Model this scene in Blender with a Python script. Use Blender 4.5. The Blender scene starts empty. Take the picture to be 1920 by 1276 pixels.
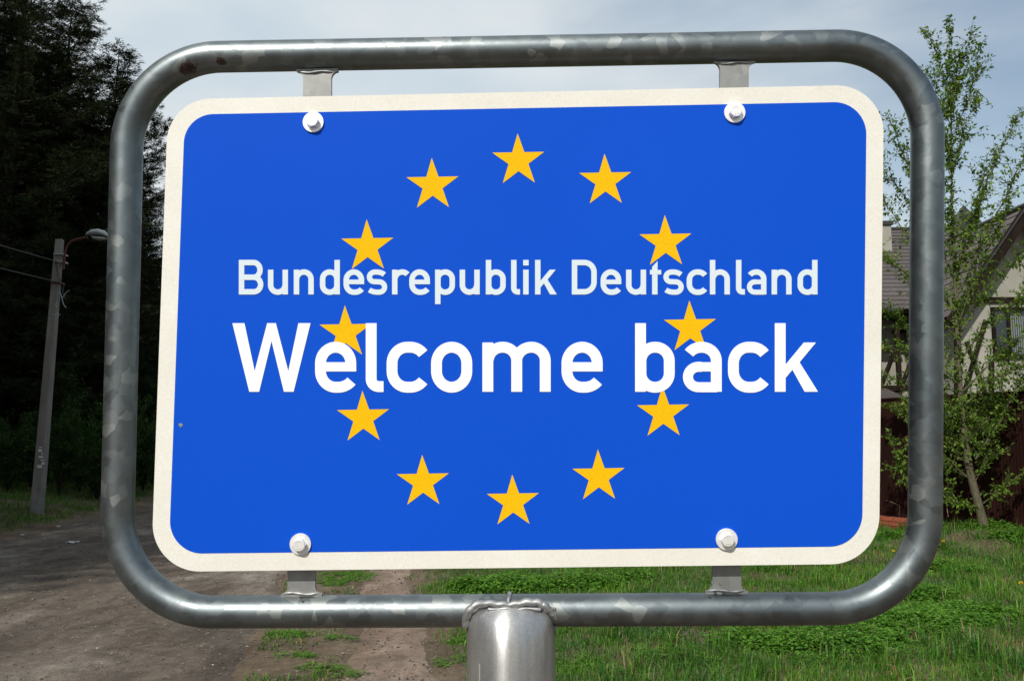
import bpy, math, random
import numpy as np
from mathutils import Vector, Matrix

R = math.radians
random.seed(7)
rng = np.random.default_rng(11)
S = bpy.context.scene
C = S.collection

# ------------------------------------------------------------------ camera
PITCH = R(6.5)
EYE = np.array([0.0, 0.0, 1.6])
cam_d = bpy.data.cameras.new('camera')
cam = bpy.data.objects.new('camera', cam_d)
C.objects.link(cam)
cam.location = EYE
cam.rotation_euler = (R(90) + PITCH, 0, 0)
cam_d.sensor_width = 36
cam_d.lens = 30
cam_d.clip_start = 0.05
cam_d.clip_end = 600
S.camera = cam

# ------------------------------------------------------------------ sky
SUN_DIR = Vector((-0.34, -0.76, 0.70)).normalized()      # towards the sun
W = bpy.data.worlds.new('World')
S.world = W
W.use_nodes = True
nt = W.node_tree
nt.nodes.clear()
N = nt.nodes.new
sky = N('ShaderNodeTexSky')
sky.sky_type = 'NISHITA'
sky.sun_disc = False
sky.sun_elevation = math.asin(SUN_DIR.z)
sky.sun_rotation = math.atan2(SUN_DIR.x, SUN_DIR.y)
sky.air_density = 1.4
sky.dust_density = 0.6
sky.ozone_density = 2.0
tc = N('ShaderNodeTexCoord')
mp = N('ShaderNodeMapping')
mp.inputs['Scale'].default_value = (1, 1, 2.6)
mp.inputs['Rotation'].default_value = (0, 0, R(20))
nz = N('ShaderNodeTexNoise')
nz.inputs['Scale'].default_value = 1.7
nz.inputs['Detail'].default_value = 7
nz.inputs['Roughness'].default_value = 0.5
nz.inputs['Distortion'].default_value = 0.35
sep = N('ShaderNodeSeparateXYZ')
ma = N('ShaderNodeMath'); ma.operation = 'MULTIPLY_ADD'
ma.inputs[1].default_value = -0.75; ma.inputs[2].default_value = 0.25
ad = N('ShaderNodeMath'); ad.operation = 'ADD'
mr = N('ShaderNodeMapRange')
mr.inputs['From Min'].default_value = 0.25
mr.inputs['From Max'].default_value = 0.78
mr.inputs['To Min'].default_value = 0.15
mr.inputs['To Max'].default_value = 0.96
mr.interpolation_type = 'SMOOTHSTEP'
nz2 = N('ShaderNodeTexNoise')
nz2.inputs['Scale'].default_value = 3.2
nz2.inputs['Detail'].default_value = 6
cr = N('ShaderNodeValToRGB')
cr.color_ramp.elements[0].position = 0.3
cr.color_ramp.elements[0].color = (5.9, 6.9, 7.7, 1)
cr.color_ramp.elements[1].position = 0.7
cr.color_ramp.elements[1].color = (8.2, 8.55, 8.6, 1)
mx = N('ShaderNodeMix'); mx.data_type = 'RGBA'
bg = N('ShaderNodeBackground')
bg.inputs['Strength'].default_value = 0.10
wo = N('ShaderNodeOutputWorld')
lk = nt.links.new
lk(tc.outputs['Generated'], mp.inputs['Vector'])
lk(mp.outputs['Vector'], nz.inputs['Vector'])
lk(mp.outputs['Vector'], nz2.inputs['Vector'])
lk(tc.outputs['Generated'], sep.inputs[0])
lk(sep.outputs['X'], ma.inputs[0])
lk(nz.outputs['Fac'], ad.inputs[0])
lk(ma.outputs[0], ad.inputs[1])
lk(ad.outputs[0], mr.inputs['Value'])
lk(nz2.outputs['Fac'], cr.inputs['Fac'])
lk(mr.outputs['Result'], mx.inputs['Factor'])
lk(sky.outputs['Color'], mx.inputs[6])
lk(cr.outputs['Color'], mx.inputs[7])
lk(mx.outputs[2], bg.inputs['Color'])
lk(bg.outputs['Background'], wo.inputs['Surface'])

# ------------------------------------------------------------------ sun
sd = bpy.data.lights.new('sun', 'SUN')
sd.energy = 4.05
sd.angle = R(0.53)
sd.color = (1.0, 0.95, 0.87)
so = bpy.data.objects.new('sun', sd)
C.objects.link(so)
so.location = (-20, -40, 40)
so.rotation_euler = SUN_DIR.to_track_quat('Z', 'Y').to_euler()

S.view_settings.view_transform = 'Standard'
S.view_settings.look = 'None'
S.view_settings.exposure = 0.0
S.view_settings.gamma = 1.0
S.view_settings.use_curve_mapping = False

# ------------------------------------------------------------------ helpers
F = 1600.0
cp, sp = math.cos(PITCH), math.sin(PITCH)


def ray(px, py):
    a = (px - 960) / F
    b = (638 - py) / F
    return np.array([a, cp - b * sp, sp + b * cp])


def at(px, py, Y):
    r = ray(px, py)
    return EYE + r * (Y / r[1])


def hashv(ix, iy, seed):
    h = (ix.astype(np.int64) * 374761393 + iy.astype(np.int64) * 668265263 + seed * 982451653) & 0x7fffffff
    h = ((h ^ (h >> 13)) * 1274126177) & 0x7fffffff
    return ((h ^ (h >> 16)) & 0xffff) / 65535.0


def vn(x, y, s=1.0, seed=0):
    x = np.asarray(x, float) * s
    y = np.asarray(y, float) * s
    ix = np.floor(x); iy = np.floor(y)
    fx = x - ix; fy = y - iy
    fx = fx * fx * (3 - 2 * fx); fy = fy * fy * (3 - 2 * fy)
    a = hashv(ix, iy, seed); b = hashv(ix + 1, iy, seed)
    c = hashv(ix, iy + 1, seed); d = hashv(ix + 1, iy + 1, seed)
    return (a * (1 - fx) + b * fx) * (1 - fy) + (c * (1 - fx) + d * fx) * fy


def fbm(x, y, s, seed=0, o=4):
    t = 0; a = 0.5
    for i in range(o):
        t = t + a * vn(x, y, s * 2 ** i, seed + i * 17)
        a *= 0.5
    return t / (1 - 0.5 ** o)


def sstep(a, b, x):
    t = np.clip((x - a) / (b - a), 0, 1)
    return t * t * (3 - 2 * t)


RY = [-30, 0, 5.6, 10.2, 13.5, 19, 30, 50, 80]
RXL = [-7.0, -7.6, -7.9, -8.0, -8.1, -8.5, -10.5, -18, -34]
RXR = [0.6, -0.5, -1.6, -2.5, -3.1, -4.0, -6.2, -13, -28]
PXL = [0.1, -0.4, -1.18, -1.82, -2.3, -3.1, -5.0, -12, -27]
PXR = [0.8, 0.35, -0.30, -1.08, -1.55, -2.25, -4.3, -11, -26]


def rxl(y): return np.interp(y, RY, RXL)
def rxr(y): return np.interp(y, RY, RXR)
def pxl(y): return np.interp(y, RY, PXL)
def pxr(y): return np.interp(y, RY, PXR)


TREE = at(1845, 985, 12.6)[:2]


def base_h(x, y):
    x = np.asarray(x, float); y = np.asarray(y, float)
    rise = 0.03 * sstep(0.3, 4.5, x - pxr(y)) + 0.28 * sstep(0.0, 3.0, rxl(y) - x)
    mound = 0.26 * np.exp(-(((x - TREE[0]) / 1.5) ** 2 + ((y - TREE[1]) / 1.0) ** 2))
    return rise + mound


def gh(x, y):
    off = np.maximum(sstep(0.0, 0.8, x - pxr(y)), sstep(0, 0.8, rxl(y) - x))
    h = base_h(x, y) + (fbm(x, y, 1.3, 3) - 0.5) * 0.10 * off + (fbm(x, y, 5.0, 9, 2) - 0.5) * 0.03
    return h


def ground_cut(x, y):
    rd = sstep(0.0, 0.35, x - rxl(y)) * sstep(0.0, 0.35, rxr(y) - x)
    pt = sstep(0.0, 0.16, x - pxl(y)) * sstep(0.0, 0.16, pxr(y) - x)
    return gh(x, y) - 0.03 * rd - 0.02 * pt


def G(px, py):
    r = ray(px, py)
    t = 5.0
    for i in range(60):
        P = EYE + r * t
        t -= 0.8 * (float(gh(P[0], P[1])) - P[2]) / r[2] * -1
    return EYE + r * t


# ---- mesh building
def mesh_np(name, V, Fc, mats, midx=None, smooth=False, col=None):
    me = bpy.data.meshes.new(name)
    V = np.asarray(V, np.float32).reshape(-1, 3)
    Fc = np.asarray(Fc, np.int32)
    n, k = Fc.shape
    me.vertices.add(len(V))
    me.vertices.foreach_set('co', V.ravel())
    me.loops.add(n * k)
    me.loops.foreach_set('vertex_index', Fc.ravel())
    me.polygons.add(n)
    me.polygons.foreach_set('loop_start', np.arange(0, n * k, k, dtype=np.int32))
    if midx is not None:
        me.polygons.foreach_set('material_index', np.asarray(midx, np.int32))
    me.polygons.foreach_set('use_smooth', np.full(n, smooth))
    me.update(calc_edges=True)
    if col is not None:
        a = me.color_attributes.new('tint', 'FLOAT_COLOR', 'POINT')
        c = np.ones((len(V), 4), np.float32)
        c[:, :3] = col
        a.data.foreach_set('color', c.ravel())
    for m in (mats if isinstance(mats, (list, tuple)) else [mats]):
        me.materials.append(m)
    return me


class MB:
    """collects polygons, then links them as one mesh"""
    def __init__(s):
        s.v = []; s.f = []; s.m = []; s.sm = []

    def add(s, vs, fs, mi=0, sm=False):
        o = len(s.v)
        s.v += [tuple(map(float, v)) for v in vs]
        for f in fs:
            s.f.append([i + o for i in f]); s.m.append(mi); s.sm.append(sm)

    def box(s, c, size, rot=None, mi=0):
        hx, hy, hz = [q / 2 for q in size]
        vs = [Vector((x * hx, y * hy, z * hz)) for x in (-1, 1) for y in (-1, 1) for z in (-1, 1)]
        if rot is not None:
            vs = [rot @ v for v in vs]
        vs = [v + Vector(c) for v in vs]
        s.add(vs, [(0, 1, 3, 2), (4, 6, 7, 5), (0, 4, 5, 1), (2, 3, 7, 6), (0, 2, 6, 4), (1, 5, 7, 3)], mi)

    def bar(s, a, b, w, h, up=(0, 0, 1), mi=0):
        a = Vector(a); b = Vector(b)
        d = b - a
        x = d.normalized(); u = Vector(up); y = u.cross(x).normalized(); z = x.cross(y)
        M = Matrix((x, y, z)).transposed()
        s.box((a + b) / 2, (d.length, w, h), M, mi)

    def tube(s, pts, rad, seg=12, closed=False, normal=None, mi=0, caps=True, sm=True):
        pts = [Vector(p) for p in pts]
        n = len(pts)
        if not isinstance(rad, (list, tuple, np.ndarray)):
            rad = [rad] * n
        rings = []
        prev = None
        for i in range(n):
            if closed:
                t = (pts[(i + 1) % n] - pts[i - 1]).normalized()
            else:
                t = (pts[min(i + 1, n - 1)] - pts[max(i - 1, 0)]).normalized()
            if normal is not None:
                nn = Vector(normal); nn = (nn - t * nn.dot(t)).normalized()
            else:
                if prev is None:
                    prev = t.orthogonal().normalized()
                nn = (prev - t * prev.dot(t)).normalized()
                prev = nn
            b = t.cross(nn)
            rings.append([pts[i] + (nn * math.cos(q) + b * math.sin(q)) * rad[i]
                          for q in [2 * math.pi * j / seg for j in range(seg)]])
        vs = [v for r_ in rings for v in r_]
        fs = []
        for i in range(n if closed else n - 1):
            a = i * seg; c = ((i + 1) % n) * seg
            for j in range(seg):
                k = (j + 1) % seg
                fs.append((a + j, c + j, c + k, a + k))
        s.add(vs, fs, mi, sm)
        if caps and not closed:
            s.add(rings[0], [tuple(range(seg))], mi)
            s.add(rings[-1], [tuple(range(seg - 1, -1, -1))], mi)

    def me(s, name, mats):
        me = bpy.data.meshes.new(name)
        me.from_pydata(s.v, [], s.f)
        me.polygons.foreach_set('material_index', s.m)
        me.polygons.foreach_set('use_smooth', s.sm)
        for m in (mats if isinstance(mats, (list, tuple)) else [mats]):
            me.materials.append(m)
        me.update()
        return me

    def build(s, name, mats, parent=None, loc=None):
        return link(name, s.me(name, mats), parent, loc)


def link(name, data, parent=None, loc=None, rot=None, scale=None):
    o = bpy.data.objects.new(name, data)
    C.objects.link(o)
    if parent is not None:
        o.parent = parent
        if loc is None and parent.get('world_children'):
            pass
    if loc is not None: o.location = loc
    if rot is not None: o.rotation_euler = rot
    if scale is not None: o.scale = scale if hasattr(scale, '__len__') else (scale,) * 3
    return o


def tag(o, label=None, cat=None, group=None, kind=None):
    if label: o['label'] = label
    if cat: o['category'] = cat
    if group: o['group'] = group
    if kind: o['kind'] = kind
    return o


def thing(name, label, cat, loc=(0, 0, 0), rz=0, group=None):
    o = bpy.data.objects.new(name, None)
    C.objects.link(o)
    o.location = loc
    o.rotation_euler = (0, 0, rz)
    o.empty_display_size = 0.2
    return tag(o, label, cat, group)


def copy_tree(o, parent=None):
    c = o.copy()
    C.objects.link(c)
    c.parent = parent
    for ch in list(o.children):
        copy_tree(ch, c)
    return c


# ---- materials
def mat(name, base=(0.5, 0.5, 0.5), rough=0.7, metal=0.0, spec=0.5):
    m = bpy.data.materials.new(name)
    m.use_nodes = True
    b = m.node_tree.nodes['Principled BSDF']
    b.inputs['Base Color'].default_value = (*base, 1)
    b.inputs['Roughness'].default_value = rough
    b.inputs['Metallic'].default_value = metal
    b.inputs['Specular IOR Level'].default_value = spec
    return m


class NG:
    def __init__(s, m):
        s.m = m; s.nt = m.node_tree; s.b = s.nt.nodes['Principled BSDF']
        s.tc = s.nt.nodes.new('ShaderNodeTexCoord')

    def n(s, t, **kw):
        x = s.nt.nodes.new(t)
        for k, v in kw.items():
            setattr(x, k, v)
        return x

    def l(s, a, b): s.nt.links.new(a, b)

    def noise(s, scale, detail=4, rough=0.55, dist=0.0, vec=None, coord='Object', sc3=None):
        x = s.n('ShaderNodeTexNoise')
        x.inputs['Scale'].default_value = scale
        x.inputs['Detail'].default_value = detail
        x.inputs['Roughness'].default_value = rough
        x.inputs['Distortion'].default_value = dist
        v = vec if vec is not None else s.tc.outputs[coord]
        if sc3:
            mpn = s.n('ShaderNodeMapping')
            mpn.inputs['Scale'].default_value = sc3
            s.l(v, mpn.inputs['Vector']); v = mpn.outputs['Vector']
        s.l(v, x.inputs['Vector'])
        return x

    def ramp(s, src, stops):
        r = s.n('ShaderNodeValToRGB')
        el = r.color_ramp.elements
        while len(el) < len(stops): el.new(0.5)
        for e, (p, c) in zip(el, stops):
            e.position = p
            e.color = (*c, 1) if len(c) == 3 else c
        s.l(src, r.inputs['Fac'])
        return r

    def mix(s, fac, a, b, mode='MIX'):
        x = s.n('ShaderNodeMix'); x.data_type = 'RGBA'; x.blend_type = mode
        for v, i in ((fac, 0), (a, 6), (b, 7)):
            if isinstance(v, (int, float)):
                x.inputs[i].default_value = v
            elif isinstance(v, tuple):
                x.inputs[i].default_value = (*v, 1) if len(v) == 3 else v
            else:
                s.l(v, x.inputs[i])
        return x.outputs[2]

    def math(s, op, a, b=0.0, c=0.0):
        x = s.n('ShaderNodeMath'); x.operation = op
        for i, v in enumerate((a, b, c)):
            if isinstance(v, (int, float)): x.inputs[i].default_value = v
            else: s.l(v, x.inputs[i])
        return x.outputs[0]

    def bump(s, h, strength=0.3, dist=0.01, prev=None):
        x = s.n('ShaderNodeBump')
        x.inputs['Strength'].default_value = strength
        x.inputs['Distance'].default_value = dist
        s.l(h, x.inputs['Height'])
        if prev is not None: s.l(prev, x.inputs['Normal'])
        s.l(x.outputs['Normal'], s.b.inputs['Normal'])
        return x.outputs['Normal']

    def color(s, c): s.l(c, s.b.inputs['Base Color'])


def leafmat(name, trans=0.35, rough=0.5, spec=0.4):
    """colour from the 'tint' attribute, some light passes through"""
    m = mat(name, rough=rough, spec=spec)
    g = NG(m)
    a = g.n('ShaderNodeAttribute'); a.attribute_name = 'tint'
    oi = g.n('ShaderNodeObjectInfo')
    g.color(a.outputs['Color'])
    tr = g.n('ShaderNodeBsdfTranslucent')
    cc = g.mix(1.0, a.outputs['Color'], (1.25, 1.25, 0.6), 'MULTIPLY')
    g.l(cc, tr.inputs['Color'])
    mxs = g.n('ShaderNodeMixShader')
    mxs.inputs[0].default_value = trans
    g.l(g.b.outputs[0], mxs.inputs[1])
    g.l(tr.outputs[0], mxs.inputs[2])
    out = g.nt.nodes['Material Output']
    g.l(mxs.outputs[0], out.inputs['Surface'])
    return m


def galvanised(name, base_lo, base_hi, patch, pscale=9.0, rust=None, metal=0.75, rough=0.38):
    m = mat(name, rough=rough, metal=metal)
    g = NG(m)
    dn = g.noise(14, 3, 0.5)
    dv = g.n('ShaderNodeVectorMath'); dv.operation = 'MULTIPLY_ADD'
    g.l(dn.outputs['Color'], dv.inputs[0]); dv.inputs[1].default_value = (0.045,) * 3
    g.l(g.tc.outputs['Object'], dv.inputs[2])
    vo = g.n('ShaderNodeTexVoronoi'); vo.inputs['Scale'].default_value = pscale * 2.2
    g.l(dv.outputs[0], vo.inputs['Vector'])
    sx = g.n('ShaderNodeSeparateColor'); g.l(vo.outputs['Color'], sx.inputs[0])
    fine = g.noise(26, 6, 0.6)
    big = g.noise(3.2, 4, 0.55)
    c0 = g.ramp(big.outputs['Fac'], [(0.3, base_lo), (0.7, base_hi)]).outputs['Color']
    mild = g.ramp(sx.outputs['Red'], [(0.0, (0.93,) * 3), (0.55, (1.0,) * 3), (1.0, (1.10,) * 3)]).outputs['Color']
    c1 = g.mix(1.0, c0, mild, 'MULTIPLY')
    fn = g.ramp(fine.outputs['Fac'], [(0.3, (0.86,) * 3), (0.7, (1.1,) * 3)]).outputs['Color']
    c1 = g.mix(1.0, c1, fn, 'MULTIPLY')
    hi = g.ramp(sx.outputs['Green'], [(0.84, (0, 0, 0)), (0.89, (1, 1, 1))]).outputs['Color']
    gate = g.ramp(big.outputs['Fac'], [(0.44, (0, 0, 0)), (0.56, (1, 1, 1))]).outputs['Color']
    hm = g.math('MULTIPLY', hi, gate)
    hm2 = g.math('MULTIPLY', hm, g.math('MULTIPLY', fine.outputs['Fac'], 1.15))
    c2 = g.mix(hm2, c1, patch)
    if rust:
        tot = None
        for (P, rad) in rust:
            d = g.n('ShaderNodeVectorMath'); d.operation = 'DISTANCE'
            dd = g.n('ShaderNodeVectorMath'); dd.operation = 'MULTIPLY_ADD'
            n9 = g.noise(95, 5, 0.7)
            g.l(n9.outputs['Color'], dd.inputs[0]); dd.inputs[1].default_value = (0.034,) * 3
            g.l(g.tc.outputs['Object'], dd.inputs[2])
            g.l(dd.outputs[0], d.inputs[0])
            d.inputs[1].default_value = (P[0] + 0.017, P[1] + 0.017, P[2] + 0.017)
            k = g.n('ShaderNodeMapRange')
            k.inputs['From Min'].default_value = rad * 1.1; k.inputs['From Max'].default_value = rad * 0.8
            g.l(d.outputs['Value'], k.inputs['Value'])
            tot = k.outputs[0] if tot is None else g.math('MAXIMUM', tot, k.outputs[0])
        n8 = g.noise(160, 4, 0.6)
        rc = g.ramp(n8.outputs['Fac'], [(0.35, (0.006, 0.005, 0.005)), (0.7, (0.07, 0.035, 0.02))]).outputs['Color']
        c2 = g.mix(tot, c2, rc)
        g.l(g.math('SUBTRACT', metal, g.math('MULTIPLY', tot, metal)), g.b.inputs['Metallic'])
    g.color(c2)
    rr = g.ramp(sx.outputs['Blue'], [(0, (rough - 0.05,) * 3), (1, (rough + 0.10,) * 3)]).outputs['Color']
    rr2 = g.mix(hm, rr, (0.52,) * 3)
    g.l(rr2, g.b.inputs['Roughness'])
    fb = g.noise(60, 5, 0.6)
    n1 = g.bump(fb.outputs['Fac'], 0.10, 0.0012)
    g.bump(fine.outputs['Fac'], 0.07, 0.004, n1)
    return m


# ================================================================== SIGN geometry helpers
SC = np.array([0.0084, 1.5236, 1.7991])            # sign centre on its front face
Mz = Matrix.Rotation(R(-1.3), 3, 'Z') @ Matrix.Rotation(R(3.2), 3, 'X') @ Matrix.Rotation(R(-0.2), 3, 'Y')
SU = np.array(Mz @ Vector((1, 0, 0)))              # to the right on the face
SV = np.array(Mz @ Vector((0, 0, 1)))              # up on the face
SN = np.array(Mz @ Vector((0, -1, 0)))             # towards the viewer


def onsign(px, py, off=0.0):
    """point of the plane 'off' metres in front of the sign face, in world space"""
    r = ray(px, py)
    c = SC + SN * off
    t = np.dot(c - EYE, SN) / np.dot(r, SN)
    return EYE + r * t


def round_poly(corners, radii, n=14):
    """corners in order, each rounded with its own radius (quadratic-ish circular arcs)"""
    out = []
    m = len(corners)
    for i in range(m):
        p = np.array(corners[i], float)
        a = np.array(corners[i - 1], float) - p; a /= np.linalg.norm(a)
        b = np.array(corners[(i + 1) % m], float) - p; b /= np.linalg.norm(b)
        r = radii[i]
        ang = math.acos(np.clip(a @ b, -1, 1))
        tl = r / math.tan(ang / 2)
        bis = (a + b) / np.linalg.norm(a + b)
        c = p + bis * (r / math.sin(ang / 2))
        s0 = p + a * tl - c; s1 = p + b * tl - c
        a0 = math.atan2(s0[1], s0[0]); a1 = math.atan2(s1[1], s1[0])
        d = a1 - a0
        while d > math.pi: d -= 2 * math.pi
        while d < -math.pi: d += 2 * math.pi
        for k in range(n + 1):
            q = a0 + d * k / n
            out.append((c[0] + r * math.cos(q), c[1] + r * math.sin(q)))
    return out


def slab(mb, outline, top, thick, mi=0, bevel=0.0):
    """outline in photo pixels -> slab on the sign; front face at 'top', going back by thick"""
    n = len(outline)
    fr = [onsign(x, y, top) for x, y in outline]
    bk = [v - SN * thick for v in fr]
    mb.add(fr, [tuple(range(n))], mi)
    mb.add(bk, [tuple(range(n - 1, -1, -1))], mi)
    mb.add(fr + bk, [(i, i + n, (i + 1) % n + n, (i + 1) % n) for i in range(n)], mi)


# ================================================================== materials
M_tube = galvanised('galvanised_tube', (0.140, 0.165, 0.175), (0.225, 0.250, 0.258), (0.35, 0.37, 0.355), 21, metal=0.95, rough=0.41,
                    rust=[(onsign(352, 130, -0.004), 0.017), (onsign(412, 117, -0.004), 0.011)])
M_post = mat('brushed_post_zinc', (0.45, 0.45, 0.45), 0.36, 0.75)
g = NG(M_post)
n1 = g.noise(30, 6, 0.7, sc3=(1, 1, 0.35)); n2 = g.noise(230, 4, 0.7); n3 = g.noise(20, 5, 0.6, sc3=(2.5, 2.5, 0.10))
c = g.ramp(n1.outputs['Fac'], [(0.3, (0.40, 0.405, 0.41)), (0.7, (0.54, 0.535, 0.52))]).outputs['Color']
c = g.mix(0.8, c, g.ramp(n3.outputs['Fac'], [(0.35, (0.82, 0.83, 0.85)), (0.65, (1.12, 1.1, 1.06))]).outputs['Color'], 'MULTIPLY')
c = g.mix(1.0, c, g.ramp(n2.outputs['Fac'], [(0.3, (0.86,) * 3), (0.7, (1.12,) * 3)]).outputs['Color'], 'MULTIPLY')
g.color(c)
tg = g.n('ShaderNodeTangent'); tg.direction_type = 'RADIAL'; tg.axis = 'Z'
g.l(tg.outputs[0], g.b.inputs['Tangent'])
g.b.inputs['Anisotropic'].default_value = 0.85
g.b.inputs['Anisotropic Rotation'].default_value = 0.25
g.bump(n2.outputs['Fac'], 0.15, 0.001)
M_tab = galvanised('galvanised_tab', (0.24, 0.25, 0.24), (0.32, 0.32, 0.31), (0.42, 0.41, 0.39), 22, metal=0.5, rough=0.5)
M_weld = galvanised('weld_metal', (0.26, 0.27, 0.28), (0.42, 0.42, 0.41), (0.5, 0.5, 0.48), 40, metal=0.75, rough=0.5)
M_bolt = mat('zinc_bolt', (0.9, 0.9, 0.88), 0.42, 0.45)
g = NG(M_bolt); n_ = g.noise(260, 4); g.bump(n_.outputs['Fac'], 0.25, 0.0006)
g.color(g.ramp(n_.outputs['Fac'], [(0.25, (0.8, 0.79, 0.76)), (0.5, (0.94, 0.93, 0.91))]).outputs['Color'])
M_hole = mat('stamped_mark', (0.12, 0.12, 0.12), 0.7)

M_border = mat('cream_reflective_sheeting', (0.7, 0.68, 0.6), 0.55, 0, 0.3)
g = NG(M_border)
n1 = g.noise(9, 5, 0.6); n2 = g.noise(260, 3, 0.6); n3 = g.noise(3, 5, 0.6)
c = g.ramp(n1.outputs['Fac'], [(0.3, (0.745, 0.725, 0.655)), (0.7, (0.805, 0.79, 0.725))]).outputs['Color']
c = g.mix(1.0, c, g.ramp(n2.outputs['Fac'], [(0.3, (0.93, 0.93, 0.92)), (0.7, (1.04, 1.04, 1.04))]).outputs['Color'], 'MULTIPLY')
n4 = g.noise(120, 2, 0.5)
c = g.mix(g.ramp(n4.outputs['Fac'], [(0.76, (0, 0, 0)), (0.80, (0.35,) * 3)]).outputs['Color'], c, (0.3, 0.27, 0.22))
g.color(c); g.bump(n2.outputs['Fac'], 0.12, 0.0006)
M_edge = mat('plate_edge_aluminium', (0.5, 0.46, 0.36), 0.5, 0.3)

M_blue = mat('blue_sheeting', (0.0115, 0.098, 0.66), 0.6, 0, 0.06)
g = NG(M_blue)
n1 = g.noise(2.5, 4); n2 = g.noise(380, 3)
c = g.ramp(n1.outputs['Fac'], [(0.3, (0.0040, 0.076, 0.57)), (0.7, (0.0048, 0.080, 0.59))]).outputs['Color']
c = g.mix(1.0, c, g.ramp(n2.outputs['Fac'], [(0.3, (0.97,) * 3), (0.7, (1.03,) * 3)]).outputs['Color'], 'MULTIPLY')
g.color(c)
M_star = mat('yellow_sheeting', (0.84, 0.48, 0.004), 0.6, 0, 0.06)
g = NG(M_star)
n1 = g.noise(420, 3, 0.7)
g.color(g.ramp(n1.outputs['Fac'], [(0.3, (0.76, 0.42, 0.002)), (0.7, (0.90, 0.53, 0.008))]).outputs['Color'])
M_white = mat('white_lettering', (0.93, 0.93, 0.93), 0.6, 0, 0.2)
M_pale = mat('pale_lettering', (0.66, 0.75, 0.80), 0.6, 0, 0.2)

# ================================================================== GROUND
def ground_material():
    m = mat('soil', rough=0.95, spec=0.15)
    g = NG(m)
    a = g.noise(1.2, 6, 0.6); b = g.noise(14, 6, 0.7); d = g.noise(90, 4, 0.7)
    c = g.ramp(a.outputs['Fac'], [(0.3, (0.090, 0.066, 0.044)), (0.5, (0.14, 0.105, 0.072)), (0.7, (0.19, 0.146, 0.104))]).outputs['Color']
    c = g.mix(1.0, c, g.ramp(b.outputs['Fac'], [(0.3, (0.6,) * 3), (0.7, (1.25,) * 3)]).outputs['Color'], 'MULTIPLY')
    c = g.mix(1.0, c, g.ramp(d.outputs['Fac'], [(0.3, (0.7,) * 3), (0.7, (1.25,) * 3)]).outputs['Color'], 'MULTIPLY')
    g.color(c)
    n1 = g.bump(b.outputs['Fac'], 0.6, 0.03)
    g.bump(d.outputs['Fac'], 0.6, 0.008, n1)
    return m


def road_material(name, lo, mid, hi):
    m = mat(name, rough=0.92, spec=0.2)
    g = NG(m)
    a = g.noise(0.55, 7, 0.62, 0.8, sc3=(1.0, 0.55, 1)); b = g.noise(9, 7, 0.72); d = g.noise(70, 4, 0.75)
    e = g.noise(2.6, 6, 0.7, 0.6, sc3=(1.0, 0.5, 1))
    vo = g.n('ShaderNodeTexVoronoi'); vo.inputs['Scale'].default_value = 38
    g.l(g.tc.outputs['Object'], vo.inputs['Vector'])
    c = g.ramp(a.outputs['Fac'], [(0.32, lo), (0.5, mid), (0.66, hi)]).outputs['Color']
    c = g.mix(0.75, c, g.ramp(e.outputs['Fac'], [(0.38, (0.62, 0.58, 0.54)), (0.62, (1.25, 1.22, 1.2))]).outputs['Color'], 'MULTIPLY')
    c = g.mix(1.0, c, g.ramp(b.outputs['Fac'], [(0.3, (0.66,) * 3), (0.7, (1.28,) * 3)]).outputs['Color'], 'MULTIPLY')
    c = g.mix(1.0, c, g.ramp(d.outputs['Fac'], [(0.3, (0.7,) * 3), (0.7, (1.3,) * 3)]).outputs['Color'], 'MULTIPLY')
    sx = g.n('ShaderNodeSeparateColor'); g.l(vo.outputs['Color'], sx.inputs[0])
    st = g.math('MULTIPLY', g.ramp(vo.outputs['Distance'], [(0.2, (1,) * 3), (0.34, (0,) * 3)]).outputs['Color'],
                g.ramp(sx.outputs['Red'], [(0.80, (0,) * 3), (0.82, (0.7,) * 3)]).outputs['Color'])
    c = g.mix(st, c, g.ramp(sx.outputs['Green'], [(0, (0.07, 0.06, 0.05)), (1, (0.30, 0.27, 0.24))]).outputs['Color'])
    g.color(c)
    n1 = g.bump(b.outputs['Fac'], 0.7, 0.03)
    n2 = g.bump(d.outputs['Fac'], 0.7, 0.008, n1)
    g.bump(st, 0.6, 0.01, n2)
    return m


M_soil = ground_material()
M_road = road_material('gravel_road', (0.075, 0.062, 0.050), (0.130, 0.108, 0.087), (0.26, 0.232, 0.195))
M_path = road_material('trodden_earth', (0.17, 0.125, 0.092), (0.22, 0.165, 0.125), (0.27, 0.21, 0.165))


def grid_axis(segs):
    out = []
    for a, b, st in segs:
        out += list(np.arange(a, b, st))
    return np.array(out)


gx = grid_axis([(-200, -40, 10), (-40, -12, 1.0), (-12, 13, 0.09), (13, 40, 1.0), (40, 201, 10)])
gy = grid_axis([(-120, -20, 10), (-20, 3.5, 0.8), (3.5, 22, 0.11), (22, 60, 1.0), (60, 301, 12)])
XX, YY = np.meshgrid(gx, gy)
ZZ = ground_cut(XX, YY)
nx, ny = len(gx), len(gy)
ii = (np.arange(ny - 1)[:, None] * nx + np.arange(nx - 1)[None, :]).ravel()
me = mesh_np('ground', np.stack([XX, YY, ZZ], -1), np.stack([ii, ii + 1, ii + nx + 1, ii + nx], 1), M_soil, smooth=True)
tag(link('ground', me), kind='structure')


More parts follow.
